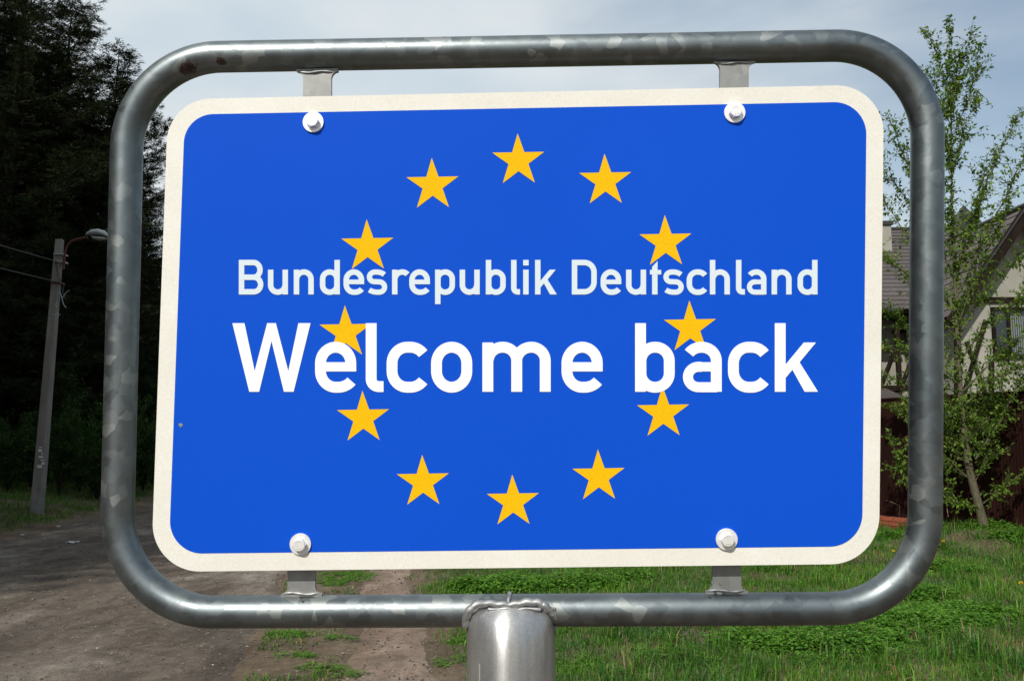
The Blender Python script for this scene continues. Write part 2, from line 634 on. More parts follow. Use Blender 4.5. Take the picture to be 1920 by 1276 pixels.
def strip(name, fl, fr, y0, y1, st, cols, m, lift, rough, edge, dip=0.055):
    ys = np.arange(y0, y1, st)
    u = np.linspace(0, 1, cols)
    l = fl(ys) - 0.1 + (fbm(ys, ys * 0 + 3, 0.9, 5) - 0.5) * edge
    r = fr(ys) + 0.1 + (fbm(ys, ys * 0 + 9, 0.9, 6) - 0.5) * edge
    X = l[:, None] * (1 - u) + r[:, None] * u
    Y = np.repeat(ys[:, None], cols, 1)
    e = np.minimum(u, 1 - u)[None, :] * (r - l)[:, None]
    Z = base_h(X, Y) + lift + (fbm(X, Y, 2.2, 31, 5) - 0.5) * rough + (vn(X, Y, 14, 77) - .5) * rough * 0.18 - dip * (1 - sstep(0, 0.30, e))
    n = cols
    ii = (np.arange(len(ys) - 1)[:, None] * n + np.arange(n - 1)[None, :]).ravel()
    me = mesh_np(name, np.stack([X, Y, Z], -1), np.stack([ii, ii + 1, ii + n + 1, ii + n], 1), m, smooth=True)
    return tag(link(name, me), kind='structure')


strip('gravel_road', rxl, rxr, -12, 70, 0.07, 110, M_road, 0.0, 0.07, 0.5)
strip('footpath', pxl, pxr, -12, 70, 0.07, 40, M_path, -0.004, 0.016, 0.45, 0.035)

# ================================================================== BORDER SIGN
sign = thing('border_sign', 'blue welcome sign with a ring of yellow stars in a grey steel tube frame', 'road sign')


def build_sign():
    off = -0.030                                   # tube centre behind the face
    # tube frame
    cor = [(242, 110), (1740, 83), (1733.5, 1139), (216, 1147.5)]
    # left side leans a little more near the bottom: extra waypoint handled by corners
    pl = round_poly(cor, [178, 172, 178, 182], 26)
    pts = [onsign(x, y, off) for x, y in pl]
    # subdivide straights
    P = []
    for i in range(len(pts)):
        a, b = pts[i], pts[(i + 1) % len(pts)]
        d = np.linalg.norm(b - a)
        k = max(1, int(d / 0.03))
        for j in range(k):
            P.append(a + (b - a) * j / k)
    mb = MB()
    mb.tube(P, 0.0287, 40, closed=True, normal=SN)
    mb.build('tube_frame', M_tube, sign)

    # seam of weld at the closing joint of the tube, above the post
    mb = MB()
    for k in range(1):
        c = onsign(955, 1143, off)
        pts = []
        for q in np.linspace(-0.2, 1.7, 12):
            pts.append(c + SN * 0.0292 * math.cos(q) + SV * 0.0292 * math.sin(q) + SU * 0.0015 * math.sin(q * 6))
        mb.tube(pts, [0.004 + 0.0012 * math.sin(i * 2.1) for i in range(12)], 8)
    mb.build('weld_bead', M_weld, sign)

    # post: round below, its top squeezed and turned back against the tube
    ax = onsign(958, 1160, off)
    zax = -SV
    r0 = 0.0795
    mb = MB()
    rings = []
    seg = 72
    prof = [(-0.026, 0.95, 0.030), (-0.024, 0.975, 0.036), (-0.020, 0.99, 0.044), (-0.013, 1.0, 0.054), (-0.004, 1.0, 0.063), (0.01, 1, 0.0705), (0.022, 1, 0.0740),
            (0.04, 1, 0.0770), (0.065, 1, 0.079), (0.1, 1, r0), (0.4, 1, r0), (1.0, 1, r0), (1.85, 1, r0)]
    vs = []
    for (dz, wx, ry) in prof:
        for j in range(seg):
            q = 2 * math.pi * j / seg
            # the front of the top edge sits lower than its shoulders (saddle cut)
            dip = 0.0
            if dz < 0.03:
                dip = 0.004 * math.cos(2 * q) * (0.03 - dz) / 0.06
            vs.append(ax + zax * (dz + dip) + SU * (r0 * wx * math.cos(q)) + SN * (ry * math.sin(q)))
    n = len(prof)
    fs = []
    for i in range(n - 1):
        for j in range(seg):
            k = (j + 1) % seg
            fs.append((i * seg + j, (i + 1) * seg + j, (i + 1) * seg + k, i * seg + k))
    mb.add(vs, fs, 0, True)
    top = [vs[j] for j in range(seg)]
    ctr = sum(top) / seg + SV * 0.004
    mb.add(top + [ctr], [(j, (j + 1) % seg, seg) for j in range(seg)], 0, True)
    # longitudinal seam left of centre
    a = ax + SU * r0 * math.cos(R(132)) + SN * r0 * math.sin(R(132))
    mb.bar(a + zax * 0.06, a + zax * 1.8, 0.0016, 0.0012, up=tuple(SN))
    mb.build('post', M_post, sign)

    # irregular weld running over the top edge of the post
    mb = MB()
    wp = [(874, 1172), (873, 1160), (878, 1146), (889, 1135), (905, 1130), (925, 1131), (945, 1133), (960, 1133), (978, 1130), (996, 1128), (1012, 1130),
          (1022, 1136), (1030, 1143), (1036, 1149), (1044, 1160)]
    offs = [0.004, 0.008, 0.012, 0.012, 0.011, 0.010, 0.010, 0.010, 0.010, 0.011, 0.011, 0.011, 0.010, 0.008, 0.002]
    pts = []
    rr = []
    for i in range(len(wp) - 1):
        for j in range(5):
            t = j / 5
            pts.append(onsign(wp[i][0] * (1 - t) + wp[i + 1][0] * t, wp[i][1] * (1 - t) + wp[i + 1][1] * t,
                              off + 0.018 + (offs[i] * (1 - t) + offs[i + 1] * t)) - SV * 0.001 * math.sin(i * 5 + j))
            q_ = i + j / 5; rr.append(0.0066 + 0.0008 * math.sin(q_ * 0.8) + 0.0004 * math.sin(q_ * 2.3 + 1))
    mb.tube(pts, rr, 12)
    mb.build('weld_bead', M_weld, sign)
    mb = MB()
    pts = [onsign(915 + i * 9, 1141 + 1.3 * math.sin(i * 1.3), off + 0.034) for i in range(12)]
    mb.tube(pts, [0.0030 + 0.0010 * math.sin(i * 2) for i in range(12)], 8)
    mb.build('weld_bead', M_weld, sign)
    for (x, y) in ((1030, 1146), (1040, 1141), (1036, 1152), (560, 1118), (1352, 1094), (1336, 1093), (1328, 1108)):
        mb = MB()
        c = onsign(x, y, off + 0.030)
        mb.tube([c - SN * 0.002, c + SN * 0.002], [0.003, 0.0015], 8)
        mb.build('weld_drop', M_weld, sign)
    # webs where the post meets the tube
    for sgn, x0 in ((-1, 877), (1, 1041)):
        mb = MB()
        out = []
        for t in np.linspace(0, 1, 9):
            q = t * math.pi / 2
            out.append((x0 + sgn * 16 * (1 - math.sin(q)), 1163 + 26 * (1 - math.cos(q))))
        out = [(x0 - sgn * 6, 1150), (x0 + sgn * 18, 1158)] + out + [(x0 - sgn * 6, 1189)]
        slab(mb, out, off + 0.016, 0.032)
        mb.build('web', M_tube, sign)

    # four flat tabs between tube and plate
    def bracket(xa, xb, y0, y1, top):
        """xa, xb sides; y0 at tube, y1 hidden end behind the plate"""
        fl = 14
        s = 1 if y1 > y0 else -1
        L = []
        for t in np.linspace(0, 1, 8):
            q = t * math.pi / 2
            L.append((xa - fl * (1 - math.sin(q)) * 0.9, y0 + s * fl * (1 - math.cos(q))))
        Rr = []
        for t in np.linspace(0, 1, 8):
            q = t * math.pi / 2
            Rr.append((xb + fl * (1 - math.sin(q)) * 0.9, y0 + s * fl * (1 - math.cos(q))))
        out = [(xa - fl * 0.9, y0 - s * 10)] + L + [(xa, y1), (xb, y1)] + Rr[::-1] + [(xb + fl * 0.9, y0 - s * 10)]
        mb = MB()
        slab(mb, out, -0.024, 0.008)
        o = mb.build('bracket', M_tab, sign)
        bv = o.modifiers.new('bevel', 'BEVEL'); bv.width = 0.0012; bv.segments = 2; bv.limit_method = 'ANGLE'
        # weld along the foot of the tab, towards the tube
        mb = MB()
        pts = [onsign(xa - 6 + (xb - xa + 12) * t, y0 + s * (1.0 + 1.5 * math.sin(t * 7)), -0.0225 - 0.003 * (abs(2 * t - 1) ** 3)) for t in np.linspace(0, 1, 20)]
        mb.tube(pts, [0.0021 + 0.0004 * math.sin(i * 0.9) for i in range(20)], 8)
        w = mb.build('weld_bead', M_weld, o)
    bracket(568, 621, 134, 262, True)
    bracket(1350, 1404, 117, 242, True)
    bracket(539, 591, 1113, 990, False)
    bracket(1336, 1390, 1108, 980, False)

    # plate
    plate_c = [(315.5, 186.5), (1657.5, 158.5), (1648, 1056), (283, 1071.5)]
    mb = MB()
    slab(mb, round_poly(plate_c, [84, 88, 92, 88], 20), 0.0, 0.003)
    plate = mb.build('sign_plate', [M_border], sign)
    bv = plate.modifiers.new('bevel', 'BEVEL'); bv.width = 0.0008; bv.segments = 2; bv.limit_method = 'ANGLE'
    blue_c = [(346.5, 215), (1625, 190.5), (1616.5, 1023.5), (316.5, 1037.5)]
    mb = MB()
    slab(mb, round_poly(blue_c, [56, 60, 62, 60], 20), 0.0004, 0.0003)
    mb.build('blue_panel', M_blue, plate)

    # stars
    tips = [(972, 250), (1135, 288), (1248, 403), (1294, 563), (1243.5, 723), (1122.5, 842), (962, 889), (793, 852), (681, 732), (648, 572), (689, 411), (811, 296)]
    for (tx, ty) in tips:
        Rr = 51.3
        c = (tx, ty + Rr)
        out = []
        for k in range(10):
            q = R(-90 - 1.0 + 36 * k)
            rr = Rr if k % 2 == 0 else Rr * 0.382
            out.append((c[0] + rr * math.cos(q) - (0.6 if k == 0 else 0), c[1] + rr * math.sin(q)))
        fr = [onsign(x, y, 0.0008) for x, y in out]
        cc = onsign(c[0], c[1], 0.0008)
        bk = [v - SN * 0.0004 for v in fr]
        mb = MB()
        mb.add(fr + [cc], [(i, (i + 1) % 10, 10) for i in range(10)])
        mb.add(fr + bk, [(i, i + 10, (i + 1) % 10 + 10, (i + 1) % 10) for i in range(10)])
        mb.build('star', M_star, plate)

    # chip in the foil near the left edge and a scuff at the lower edge
    mb = MB()
    rr = [4.5, 3.2, 4.8, 3.0, 3.8, 4.6, 3.4, 4.2]
    slab(mb, [(338.5 + rr[k] * math.cos(k * math.pi / 4), 796.5 + rr[k] * math.sin(k * math.pi / 4)) for k in range(8)], 0.0011, 0.0008)
    mb.build('paint_chip', M_tab, plate)

    # ---------------- lettering (stroke-built sans in the style of the road-sign alphabet)
    hw = 33.5

    def arc(cx, cy, rx, ry, a0, a1, n=14):
        return [(cx + rx * math.cos(R(a0 + (a1 - a0) * k / n)), cy + ry * math.sin(R(a0 + (a1 - a0) * k / n))) for k in range(n + 1)]

    def ring(x0, x1, y0, y1, rx=None, ry=None):
        rx = rx or (x1 - x0) / 2; ry = ry or rx
        return (arc(x1 - rx, y1 - ry, rx, ry, 0, 90) + arc(x0 + rx, y1 - ry, rx, ry, 90, 180) +
                arc(x0 + rx, y0 + ry, rx, ry, 180, 270) + arc(x1 - rx, y0 + ry, rx, ry, 270, 360))[:-0 or None]

    YT, YB = 276, 28
    GL = {}
    GL['o'] = [('c', ring(33, 221, YB, YT, 94, 100))]
    left = arc(127, YT - 100, 94, 100, 90, 180)
    leftb = arc(127, YB + 100, 94, 100, 180, 270)
    GL['c'] = [('s', arc(146, YT - 100, 100, 100, 37, 90) + left + leftb + arc(146, YB + 100, 100, 100, -90, -37))]
    GL['e'] = [('s', [(221, 126), (221, YT - 100)] + arc(127, YT - 100, 94, 100, 0, 90) + left + leftb + arc(142, YB + 96, 104, 96, -90, -37)),
               ('s', [(48, 154.5), (254.5, 154.5)], 28.5)]
    GL['a'] = [('s', arc(118, YT - 78, 92, 78, 148, 90) + arc(118, YT - 84, 91, 84, 90, 0) + [(209, 0)]),
               ('s', [(215, 154.5), (112, 154.5)], 28.5),
               ('s', [(214, YB)] + [(112, YB)] + arc(98, 91.5, 65, 63, 270, 180) + arc(98, 91.5, 65, 63, 180, 90) + [(118, 154.5)], 31)]
    GL['l'] = [('s', [(33.5, 425), (33.5, 84)] + arc(80, 79, 46.5, 47, 180, 270, 8) + [(110, 32)], None)]
    GL['i'] = [('s', [(33.5, 0), (33.5, 305)]), ('s', [(33.5, 357), (33.5, 425)])]
    GL['n'] = [('s', [(33.5, 0), (33.5, 305)]), ('s', arc(126, YT - 88, 90, 88, 178, 90) + arc(126, YT - 88, 87, 88, 90, 0) + [(213, 0)])]
    GL['h'] = [('s', [(33.5, 0), (33.5, 425)]), GL['n'][1]]
    GL['u'] = [('s', [(213, 0), (213, 305)]), ('s', [(246 - x, 305 - y) for x, y in GL['n'][1][1]])]
    GL['m'] = [('s', [(33.5, 0), (33.5, 305)]), ('s', arc(125, YT - 84, 89, 84, 178, 90) + arc(127, YT - 84, 86, 84, 90, 0) + [(213, 0)]),
               ('s', arc(304, YT - 84, 91, 84, 170, 90) + arc(304, YT - 84, 86, 84, 90, 0) + [(390, 0)])]
    GL['r'] = [('s', [(33.5, 0), (33.5, 305)]), ('s', arc(126, YT - 88, 90, 88, 178, 90) + arc(128, YT - 88, 84, 88, 90, 42))]
    GL['b'] = [('s', [(33.5, 0), (33.5, 425)]), ('c', ring(36, 212, YB, YT, 86, 86))]
    GL['d'] = [('s', [(213, 0), (213, 425)]), ('c', ring(34, 210, YB, YT, 86, 86))]
    GL['p'] = [('s', [(33.5, -119), (33.5, 305)]), ('c', ring(36, 212, YB, YT, 86, 86))]
    GL['s'] = [('s', arc(130, 192, 118, 84, 38, 90, 8) + arc(108, 215, 69, 61, 90, 180, 8) + arc(100, 215, 61, 58, 180, 262, 8)
                + arc(160, 91, 66, 64, 84, 0, 8) + arc(160, 91, 66, 63, 0, -90, 8) + arc(134, 112, 128, 84, -90, -139, 8), 32)]
    GL['t'] = [('s', [(60, 0), (60, 340)]), ('p', [(26, 336), (94, 336), (94, 411), (26, 339)]), ('s', [(0, 274), (139, 274)], 28)]
    GL['k'] = [('s', [(33.5, 0), (33.5, 425)]), ('p', [(60, 160), (60, 78), (110, 137), (153, 182), (255, 305), (180, 305)]),
               ('p', [(153.5, 183), (109, 137), (185, 0), (268, 0)])]
    GL['W'] = [('p', [(0, 425), (105, 0), (166, 0), (138, 140), (75, 425)]), ('p', [(138, 139), (166, 0), (271, 425), (216, 425)][:0] or
                [(120, 0), (166, 0), (243, 291), (269, 425), (216, 425), (120, 60)])]
    GL['W'] = [('p', [(0, 425), (105, 0), (166, 0), (75, 425)]), ('p', [(105, 0), (166, 0), (270, 425), (216, 425)]),
               ('p', [(216, 425), (320, 0), (380, 0), (270, 425)]), ('p', [(320, 0), (380, 0), (485, 425), (410, 425)])]
    GL['B'] = [('s', [(33.5, 0), (33.5, 426)]),
               ('s', [(20, 393), (175, 393)] + arc(183, 302, 78, 91, 90, 0) + arc(183, 302, 78, 90, 0, -90) + [(20, 212)]),
               ('s', [(20, 212), (175, 212)] + arc(185, 122.5, 84, 89.5, 90, 0) + arc(185, 122.5, 84, 89.5, 0, -90) + [(20, 33)])]
    GL['D'] = [('s', [(33.5, 0), (33.5, 426)]),
               ('s', [(20, 393), (150, 393)] + arc(155, 273, 119, 120, 90, 0) + arc(155, 153, 119, 120, 0, -90) + [(20, 33)])]

    def ribbon(mb, pts, closed, hwid, tr, h):
        P = []
        for q in pts:
            if not P or math.hypot(q[0] - P[-1][0], q[1] - P[-1][1]) > 0.8:
                P.append(q)
        if closed and math.hypot(P[0][0] - P[-1][0], P[0][1] - P[-1][1]) < 0.8:
            P.pop()
        n = len(P)
        L = []; Rr = []
        for i in range(n):
            if closed:
                a = P[i - 1]; b = P[(i + 1) % n]; c0 = P[i]
            else:
                a = P[max(i - 1, 0)]; b = P[min(i + 1, n - 1)]; c0 = P[i]
            d1 = np.array(c0) - np.array(a); d2 = np.array(b) - np.array(c0)
            if not closed and i == 0: d1 = d2
            if not closed and i == n - 1: d2 = d1
            d1 = d1 / np.linalg.norm(d1); d2 = d2 / np.linalg.norm(d2)
            t = d1 + d2; t /= np.linalg.norm(t)
            nn = np.array([-t[1], t[0]])
            k = hwid / max(0.5, nn @ np.array([-d1[1], d1[0]]))
            L.append(np.array(c0) + nn * k); Rr.append(np.array(c0) - nn * k)
        fl = [tr(p, h) for p in L]; fr = [tr(p, h) for p in Rr]
        bl = [tr(p, 0.0004) for p in L]; br = [tr(p, 0.0004) for p in Rr]
        V = fl + fr + bl + br
        fs = []
        for i in range(n if closed else n - 1):
            j = (i + 1) % n
            fs += [(i, i + n, j + n, j), (i, j, j + 2 * n, i + 2 * n), (i + n, i + 3 * n, j + 3 * n, j + n)]
        if not closed:
            fs += [(0, 2 * n, 3 * n, n), (n - 1, 2 * n - 1, 4 * n - 1, 3 * n - 1)]
        mb.add(V, fs)

    def letter(ch, x0, base, scale, m):
        mb = MB()
        tr = lambda p, h: onsign(x0 + p[0] * scale, base - p[1] * scale, h)
        for k, st in enumerate(GL[ch]):
            h = 0.0012 + 0.00006 * k
            if st[0] == 'p':
                P = st[1]; n = len(P)
                fr = [tr(p, h) for p in P]; bk = [tr(p, 0.0004) for p in P]
                mb.add(fr, [tuple(range(n))])
                mb.add(fr + bk, [(i, (i + 1) % n, (i + 1) % n + n, i + n) for i in range(n)])
            else:
                w = st[2] if len(st) > 2 and st[2] else hw
                ribbon(mb, st[1], st[0] == 'c', w, tr, h)
        return mb.build('letter', m, plate)

    k1 = 1 / 3.3103
    s2 = 214 / 425 * k1
    for ch, x in zip('Bundesrepubli', [92, 273, 433, 595, 742, 883, 1043, 1150, 1310, 1463, 1625, 1782, 1857]):
        letter(ch, 420 + x * k1, 460 + 304 * k1, s2, M_pale)
    for ch, x in zip('kDeutschland', [77, 305, 484, 642, 790, 870, 1018, 1162, 1324, 1391, 1545, 1706]):
        letter(ch, 980 + x * k1, 460 + 304 * k1, s2, M_pale)
    for ch, x in zip('Welcom', [52, 566, 880, 1010, 1286, 1604]):
        letter(ch, 420 + x * k1, 460 + 907 * k1, k1, M_white)
    for ch, x in zip('eback', [242, 698, 993, 1275, 1565]):
        letter(ch, 980 + x * k1, 460 + 907 * k1, k1, M_white)

    # bolts: domed washer and hexagonal head
    for bx, by, rot in ((588, 230, 8), (1377, 212, 10), (564, 1019, 4), (1362, 1010, 0)):
        c = onsign(bx, by, 0.0)
        def disc(mb, prof, seg, a0=0.0, ofs=(0, 0)):
            vs = []
            for (rd, hh) in prof:
                for j in range(seg):
                    q = 2 * math.pi * j / seg + a0
                    vs.append(c + SU * (rd * math.cos(q) + ofs[0]) + SV * (rd * math.sin(q) + ofs[1]) + SN * hh)
            fs = []
            for i in range(len(prof) - 1):
                for j in range(seg):
                    k = (j + 1) % seg
                    fs.append((i * seg + j, (i + 1) * seg + j, (i + 1) * seg + k, i * seg + k))
            fs.append(tuple((len(prof) - 1) * seg + j for j in range(seg)))
            mb.add(vs, fs)
        mb = MB(); disc(mb, [(0.0188, 0.0005), (0.0192, 0.0010), (0.0192, 0.0036), (0.0187, 0.0041), (0.0119, 0.0042)], 40)
        w = mb.build('washer', M_bolt, sign)
        mb = MB(); disc(mb, [(0.0112, 0.0040), (0.0112, 0.0056), (0.0120, 0.0060), (0.0122, 0.0122)], 6, R(rot)); disc(mb, [(0.0112, 0.0115), (0.0104, 0.0136), (0.0098, 0.0139)], 28)
        h = mb.build('bolt_head', M_bolt, sign)
        mb = MB()
        for q in (70, 100, 130, 250, 275, 300):
            p = c + SU * 0.0068 * math.cos(R(q + rot)) + SV * 0.0068 * math.sin(R(q + rot)) + SN * 0.0140
            t_ = SU * -math.sin(R(q)) + SV * math.cos(R(q))
            mb.bar(p - t_ * 0.0010, p + t_ * 0.0008, 0.0006, 0.0003, up=tuple(SN))
        mb.build('stamped_mark', M_hole, h)


build_sign()
# parts were modelled in world space; put the sign's origin at the foot of its post
def rebase(root, loc):
    root.location = loc
    for ch in root.children:
        ch.location = Vector(ch.location) - Vector(loc)
foot = onsign(958, 1160, -0.03) - SV * 1.33
# (object coordinates of the galvanised parts stay those of the modelled point, so textures do not move)
rebase(sign, tuple(foot))

# ================================================================== cards (leaves, needles, blades)
def leafcards(B, D, Nn, L, Wd, fold=0.25, mid=0.42):
    """B base, D direction, Nn normal (n,3); returns verts, tris"""
    n = len(B)
    D = D / np.linalg.norm(D, axis=1, keepdims=True)
    Sd = np.cross(D, Nn); Sd /= (np.linalg.norm(Sd, axis=1, keepdims=True) + 1e-9)
    U = np.cross(Sd, D)
    L = np.broadcast_to(L, n)[:, None]; Wd = np.broadcast_to(Wd, n)[:, None]
    m = B + D * L * mid
    V = np.stack([B, m + Sd * Wd * .5 + U * Wd * fold, B + D * L - U * L * 0.08, m - Sd * Wd * .5 + U * Wd * fold], 1)
    i = np.arange(n)[:, None] * 4
    T = np.concatenate([i + np.array([[0, 2, 1]]), i + np.array([[0, 3, 2]])], 0)
    return V.reshape(-1, 3), T


def tintcol(n, cols, wts, var=0.2, per=4):
    cols = np.array(cols); k = rng.choice(len(cols), n, p=np.array(wts) / sum(wts))
    c = cols[k] * (1 + rng.uniform(-var, var, (n, 1)))
    return np.repeat(c, per, 0)


def rv(n, s=1.0):
    return rng.normal(0, s, (n, 3))


M_needle = leafmat('conifer_needles', 0.10, 0.8, 0.1)
M_leaf = leafmat('broad_leaves', 0.38, 0.5, 0.25)
M_grass = leafmat('grass_blades', 0.30, 0.55, 0.3)


def barkmat(name, a, b, sc=(6, 6, 1.2)):
    m = mat(name, rough=0.9, spec=0.2)
    g = NG(m)
    n = g.noise(5, 6, 0.7, 0.4, sc3=sc)
    g.color(g.ramp(n.outputs['Fac'], [(0.3, a), (0.7, b)]).outputs['Color'])
    g.bump(n.outputs['Fac'], 0.8, 0.02)
    return m


M_bark_d = barkmat('dark_conifer_bark', (0.012, 0.009, 0.007), (0.032, 0.022, 0.016))
M_bark_r = barkmat('reddish_pine_bark', (0.035, 0.018, 0.011), (0.085, 0.045, 0.027))
M_bark_g = barkmat('grey_green_bark', (0.06, 0.056, 0.034), (0.15, 0.135, 0.085), (10, 10, 3))


def conifer(H, Rr, seed, kind):
    """returns wood mesh, crown mesh"""
    r = np.random.default_rng(seed)
    wood = MB()
    lean = r.normal(0, 0.012, 2)
    tp = [(lean[0] * z * H + 0.05 * math.sin(z * 7 + seed), lean[1] * z * H, z * H) for z in np.linspace(0, 1, 12)]
    wood.tube([(x, y, z - 0.4 if i == 0 else z) for i, (x, y, z) in enumerate(tp)], [0.014 * H * (1 - 0.985 * z) ** 1.15 + 0.004 for z in np.linspace(0, 1, 12)], 9)
    Bs = []; Ds = []; Ns = []; Ls = []; Ws = []
    z = (0.10 if kind == 'spruce' else 0.36) * H
    step = 0.24 if kind == 'spruce' else 0.42
    while z < H - 0.12:
        f = z / H
        if kind == 'spruce':
            Lb = Rr * min(1.0, (1 - f) ** 0.72 * 1.12) * (0.75 + 0.25 * min(1, f / 0.25)) + 0.12
            nb = 6
        else:
            q = (f - 0.34) / 0.66
            Lb = Rr * (math.sin(math.pi * min(1, q * 0.9 + 0.12)) ** 0.7 * (1 - q * 0.3)) + 0.15
            nb = 5
        for b in range(nb):
            if kind == 'pine' and r.random() < 0.15: continue
            az = r.uniform(0, 2 * math.pi)
            L = Lb * r.uniform(0.55, 1.18)
            c0 = np.array([np.interp(z, [0, H], [0, lean[0] * H]), np.interp(z, [0, H], [0, lean[1] * H]), z + r.uniform(-.1, .1)])
            hd = np.array([math.cos(az), math.sin(az), 0])
            up0 = (0.45 if f > 0.75 else (0.08 if f > 0.4 else -0.22)) if kind == 'spruce' else r.uniform(0.15, 0.55)
            n = 7
            t = np.linspace(0, 1, n)[:, None]
            P = c0 + hd * L * t + np.array([0, 0, 1]) * L * (up0 * t + (0.22 if kind == 'spruce' else 0.1) * t * t * (1 if f < 0.8 else 0.4) - 0.25 * (t * (1 - t)))
            P += r.normal(0, 0.03 * L, (n, 3)) * t
            wood.tube(P[::2], [0.008 * L + 0.004, 0.005 * L + 0.003, 0.003 * L + .002, 0.002], 4, caps=False)
            # side twigs
            nt_ = int(L * (16 if kind == 'spruce' else 11)) + 3
            tt = r.uniform(0.12 if kind == 'spruce' else 0.45, 1.0, nt_)
            for s_ in tt:
                k = min(int(s_ * (n - 1)), n - 2); fr = s_ * (n - 1) - k
                p = P[k] * (1 - fr) + P[k + 1] * fr
                dr = P[k + 1] - P[k]; dr = dr / np.linalg.norm(dr)
                side = np.cross(dr, [0, 0, 1]) * r.choice([-1, 1])
                tl = (0.16 + 0.34 * (1 - s_) * min(1.2, L * 0.5)) * r.uniform(0.6, 1.3)
                td = dr * r.uniform(0.4, 1.0) + side * r.uniform(0.5, 1.0) + np.array([0, 0, r.uniform(-0.45, 0.1) if kind == 'spruce' else r.uniform(-.1, .6)])
                td /= np.linalg.norm(td)
                if kind == 'spruce':
                    m = int(9 + tl * 34)
                    u = r.uniform(0, 1, (m, 1))
                    Bs.append(p + td * tl * u + r.normal(0, 0.02, (m, 3)))
                    Ds.append(td + r.normal(0, 0.45, (m, 3)) + np.array([0, 0, -0.12]))
                    Ls.append(r.uniform(0.06, 0.13, m)); Ws.append(r.uniform(0.010, 0.020, m))
                else:
                    m = int(14 + tl * 34)
                    u = r.uniform(0.3, 1, (m, 1))
                    Bs.append(p + td * tl * u + r.normal(0, 0.015, (m, 3)))
                    Ds.append(td * 0.7 + r.normal(0, 0.7, (m, 3)) + np.array([0, 0, 0.15]))
                    Ls.append(r.uniform(0.07, 0.15, m)); Ws.append(r.uniform(0.010, 0.020, m))
                Ns.append(r.normal(0, 0.5, (m, 3)) + np.array([0, 0, 1]))
        z += step * r.uniform(0.6, 1.3)
    B = np.concatenate(Bs); D = np.concatenate(Ds); Nn = np.concatenate(Ns)
    V, T = leafcards(B, D, Nn, np.concatenate(Ls), np.concatenate(Ws), 0.1)
    if kind == 'spruce':
        col = tintcol(len(B), [(0.019, 0.031, 0.014), (0.029, 0.044, 0.018), (0.044, 0.054, 0.022), (0.032, 0.022, 0.013)], [4, 4, 1.4, 0.8], 0.3)
    else:
        col = tintcol(len(B), [(0.019, 0.029, 0.016), (0.028, 0.038, 0.018), (0.040, 0.034, 0.022)], [4, 3, 1], 0.3)
    return wood.me('trunk', M_bark_d if kind == 'spruce' else M_bark_r), mesh_np('crown', V, T, M_needle, col=col)


protos = {}
for key, (H, Rr, sd_, kd) in {'s1': (17, 4.4, 1, 'spruce'), 's2': (14, 3.0, 2, 'spruce'), 's3': (19, 3.6, 3, 'spruce'),
                              'n1': (13, 2.0, 5, 'spruce'), 'p1': (13, 2.4, 4, 'pine'), 'p2': (15, 2.6, 6, 'pine')}.items():
    protos[key] = conifer(H, Rr, sd_, kd) + (H,)

GRP = 'conifers of the dark forest on the left'
HIDDEN = 'dark conifer standing within the dense forest along the left side of the road'


def plant(key, x, y, H, rz, label=HIDDEN, name=None, group=GRP, wide=1.0):
    w, c, h0 = protos[key]
    name = name or ('pine_tree' if key[0] == 'p' else 'spruce_tree')
    z = float(base_h(x, y))
    t = thing(name, label, 'tree', (x, y, z), rz, group)
    t.scale = (H / h0 * wide, H / h0 * wide, H / h0)
    link('trunk', w, t); link('crown', c, t)
    return t


def plantpx(key, px, Y, pytop, rz, label=HIDDEN, wide=1.0, **k):
    p = at(px, pytop, Y)
    return plant(key, p[0], Y, p[2] - float(base_h(p[0], Y)), rz, label, wide=wide, **k)


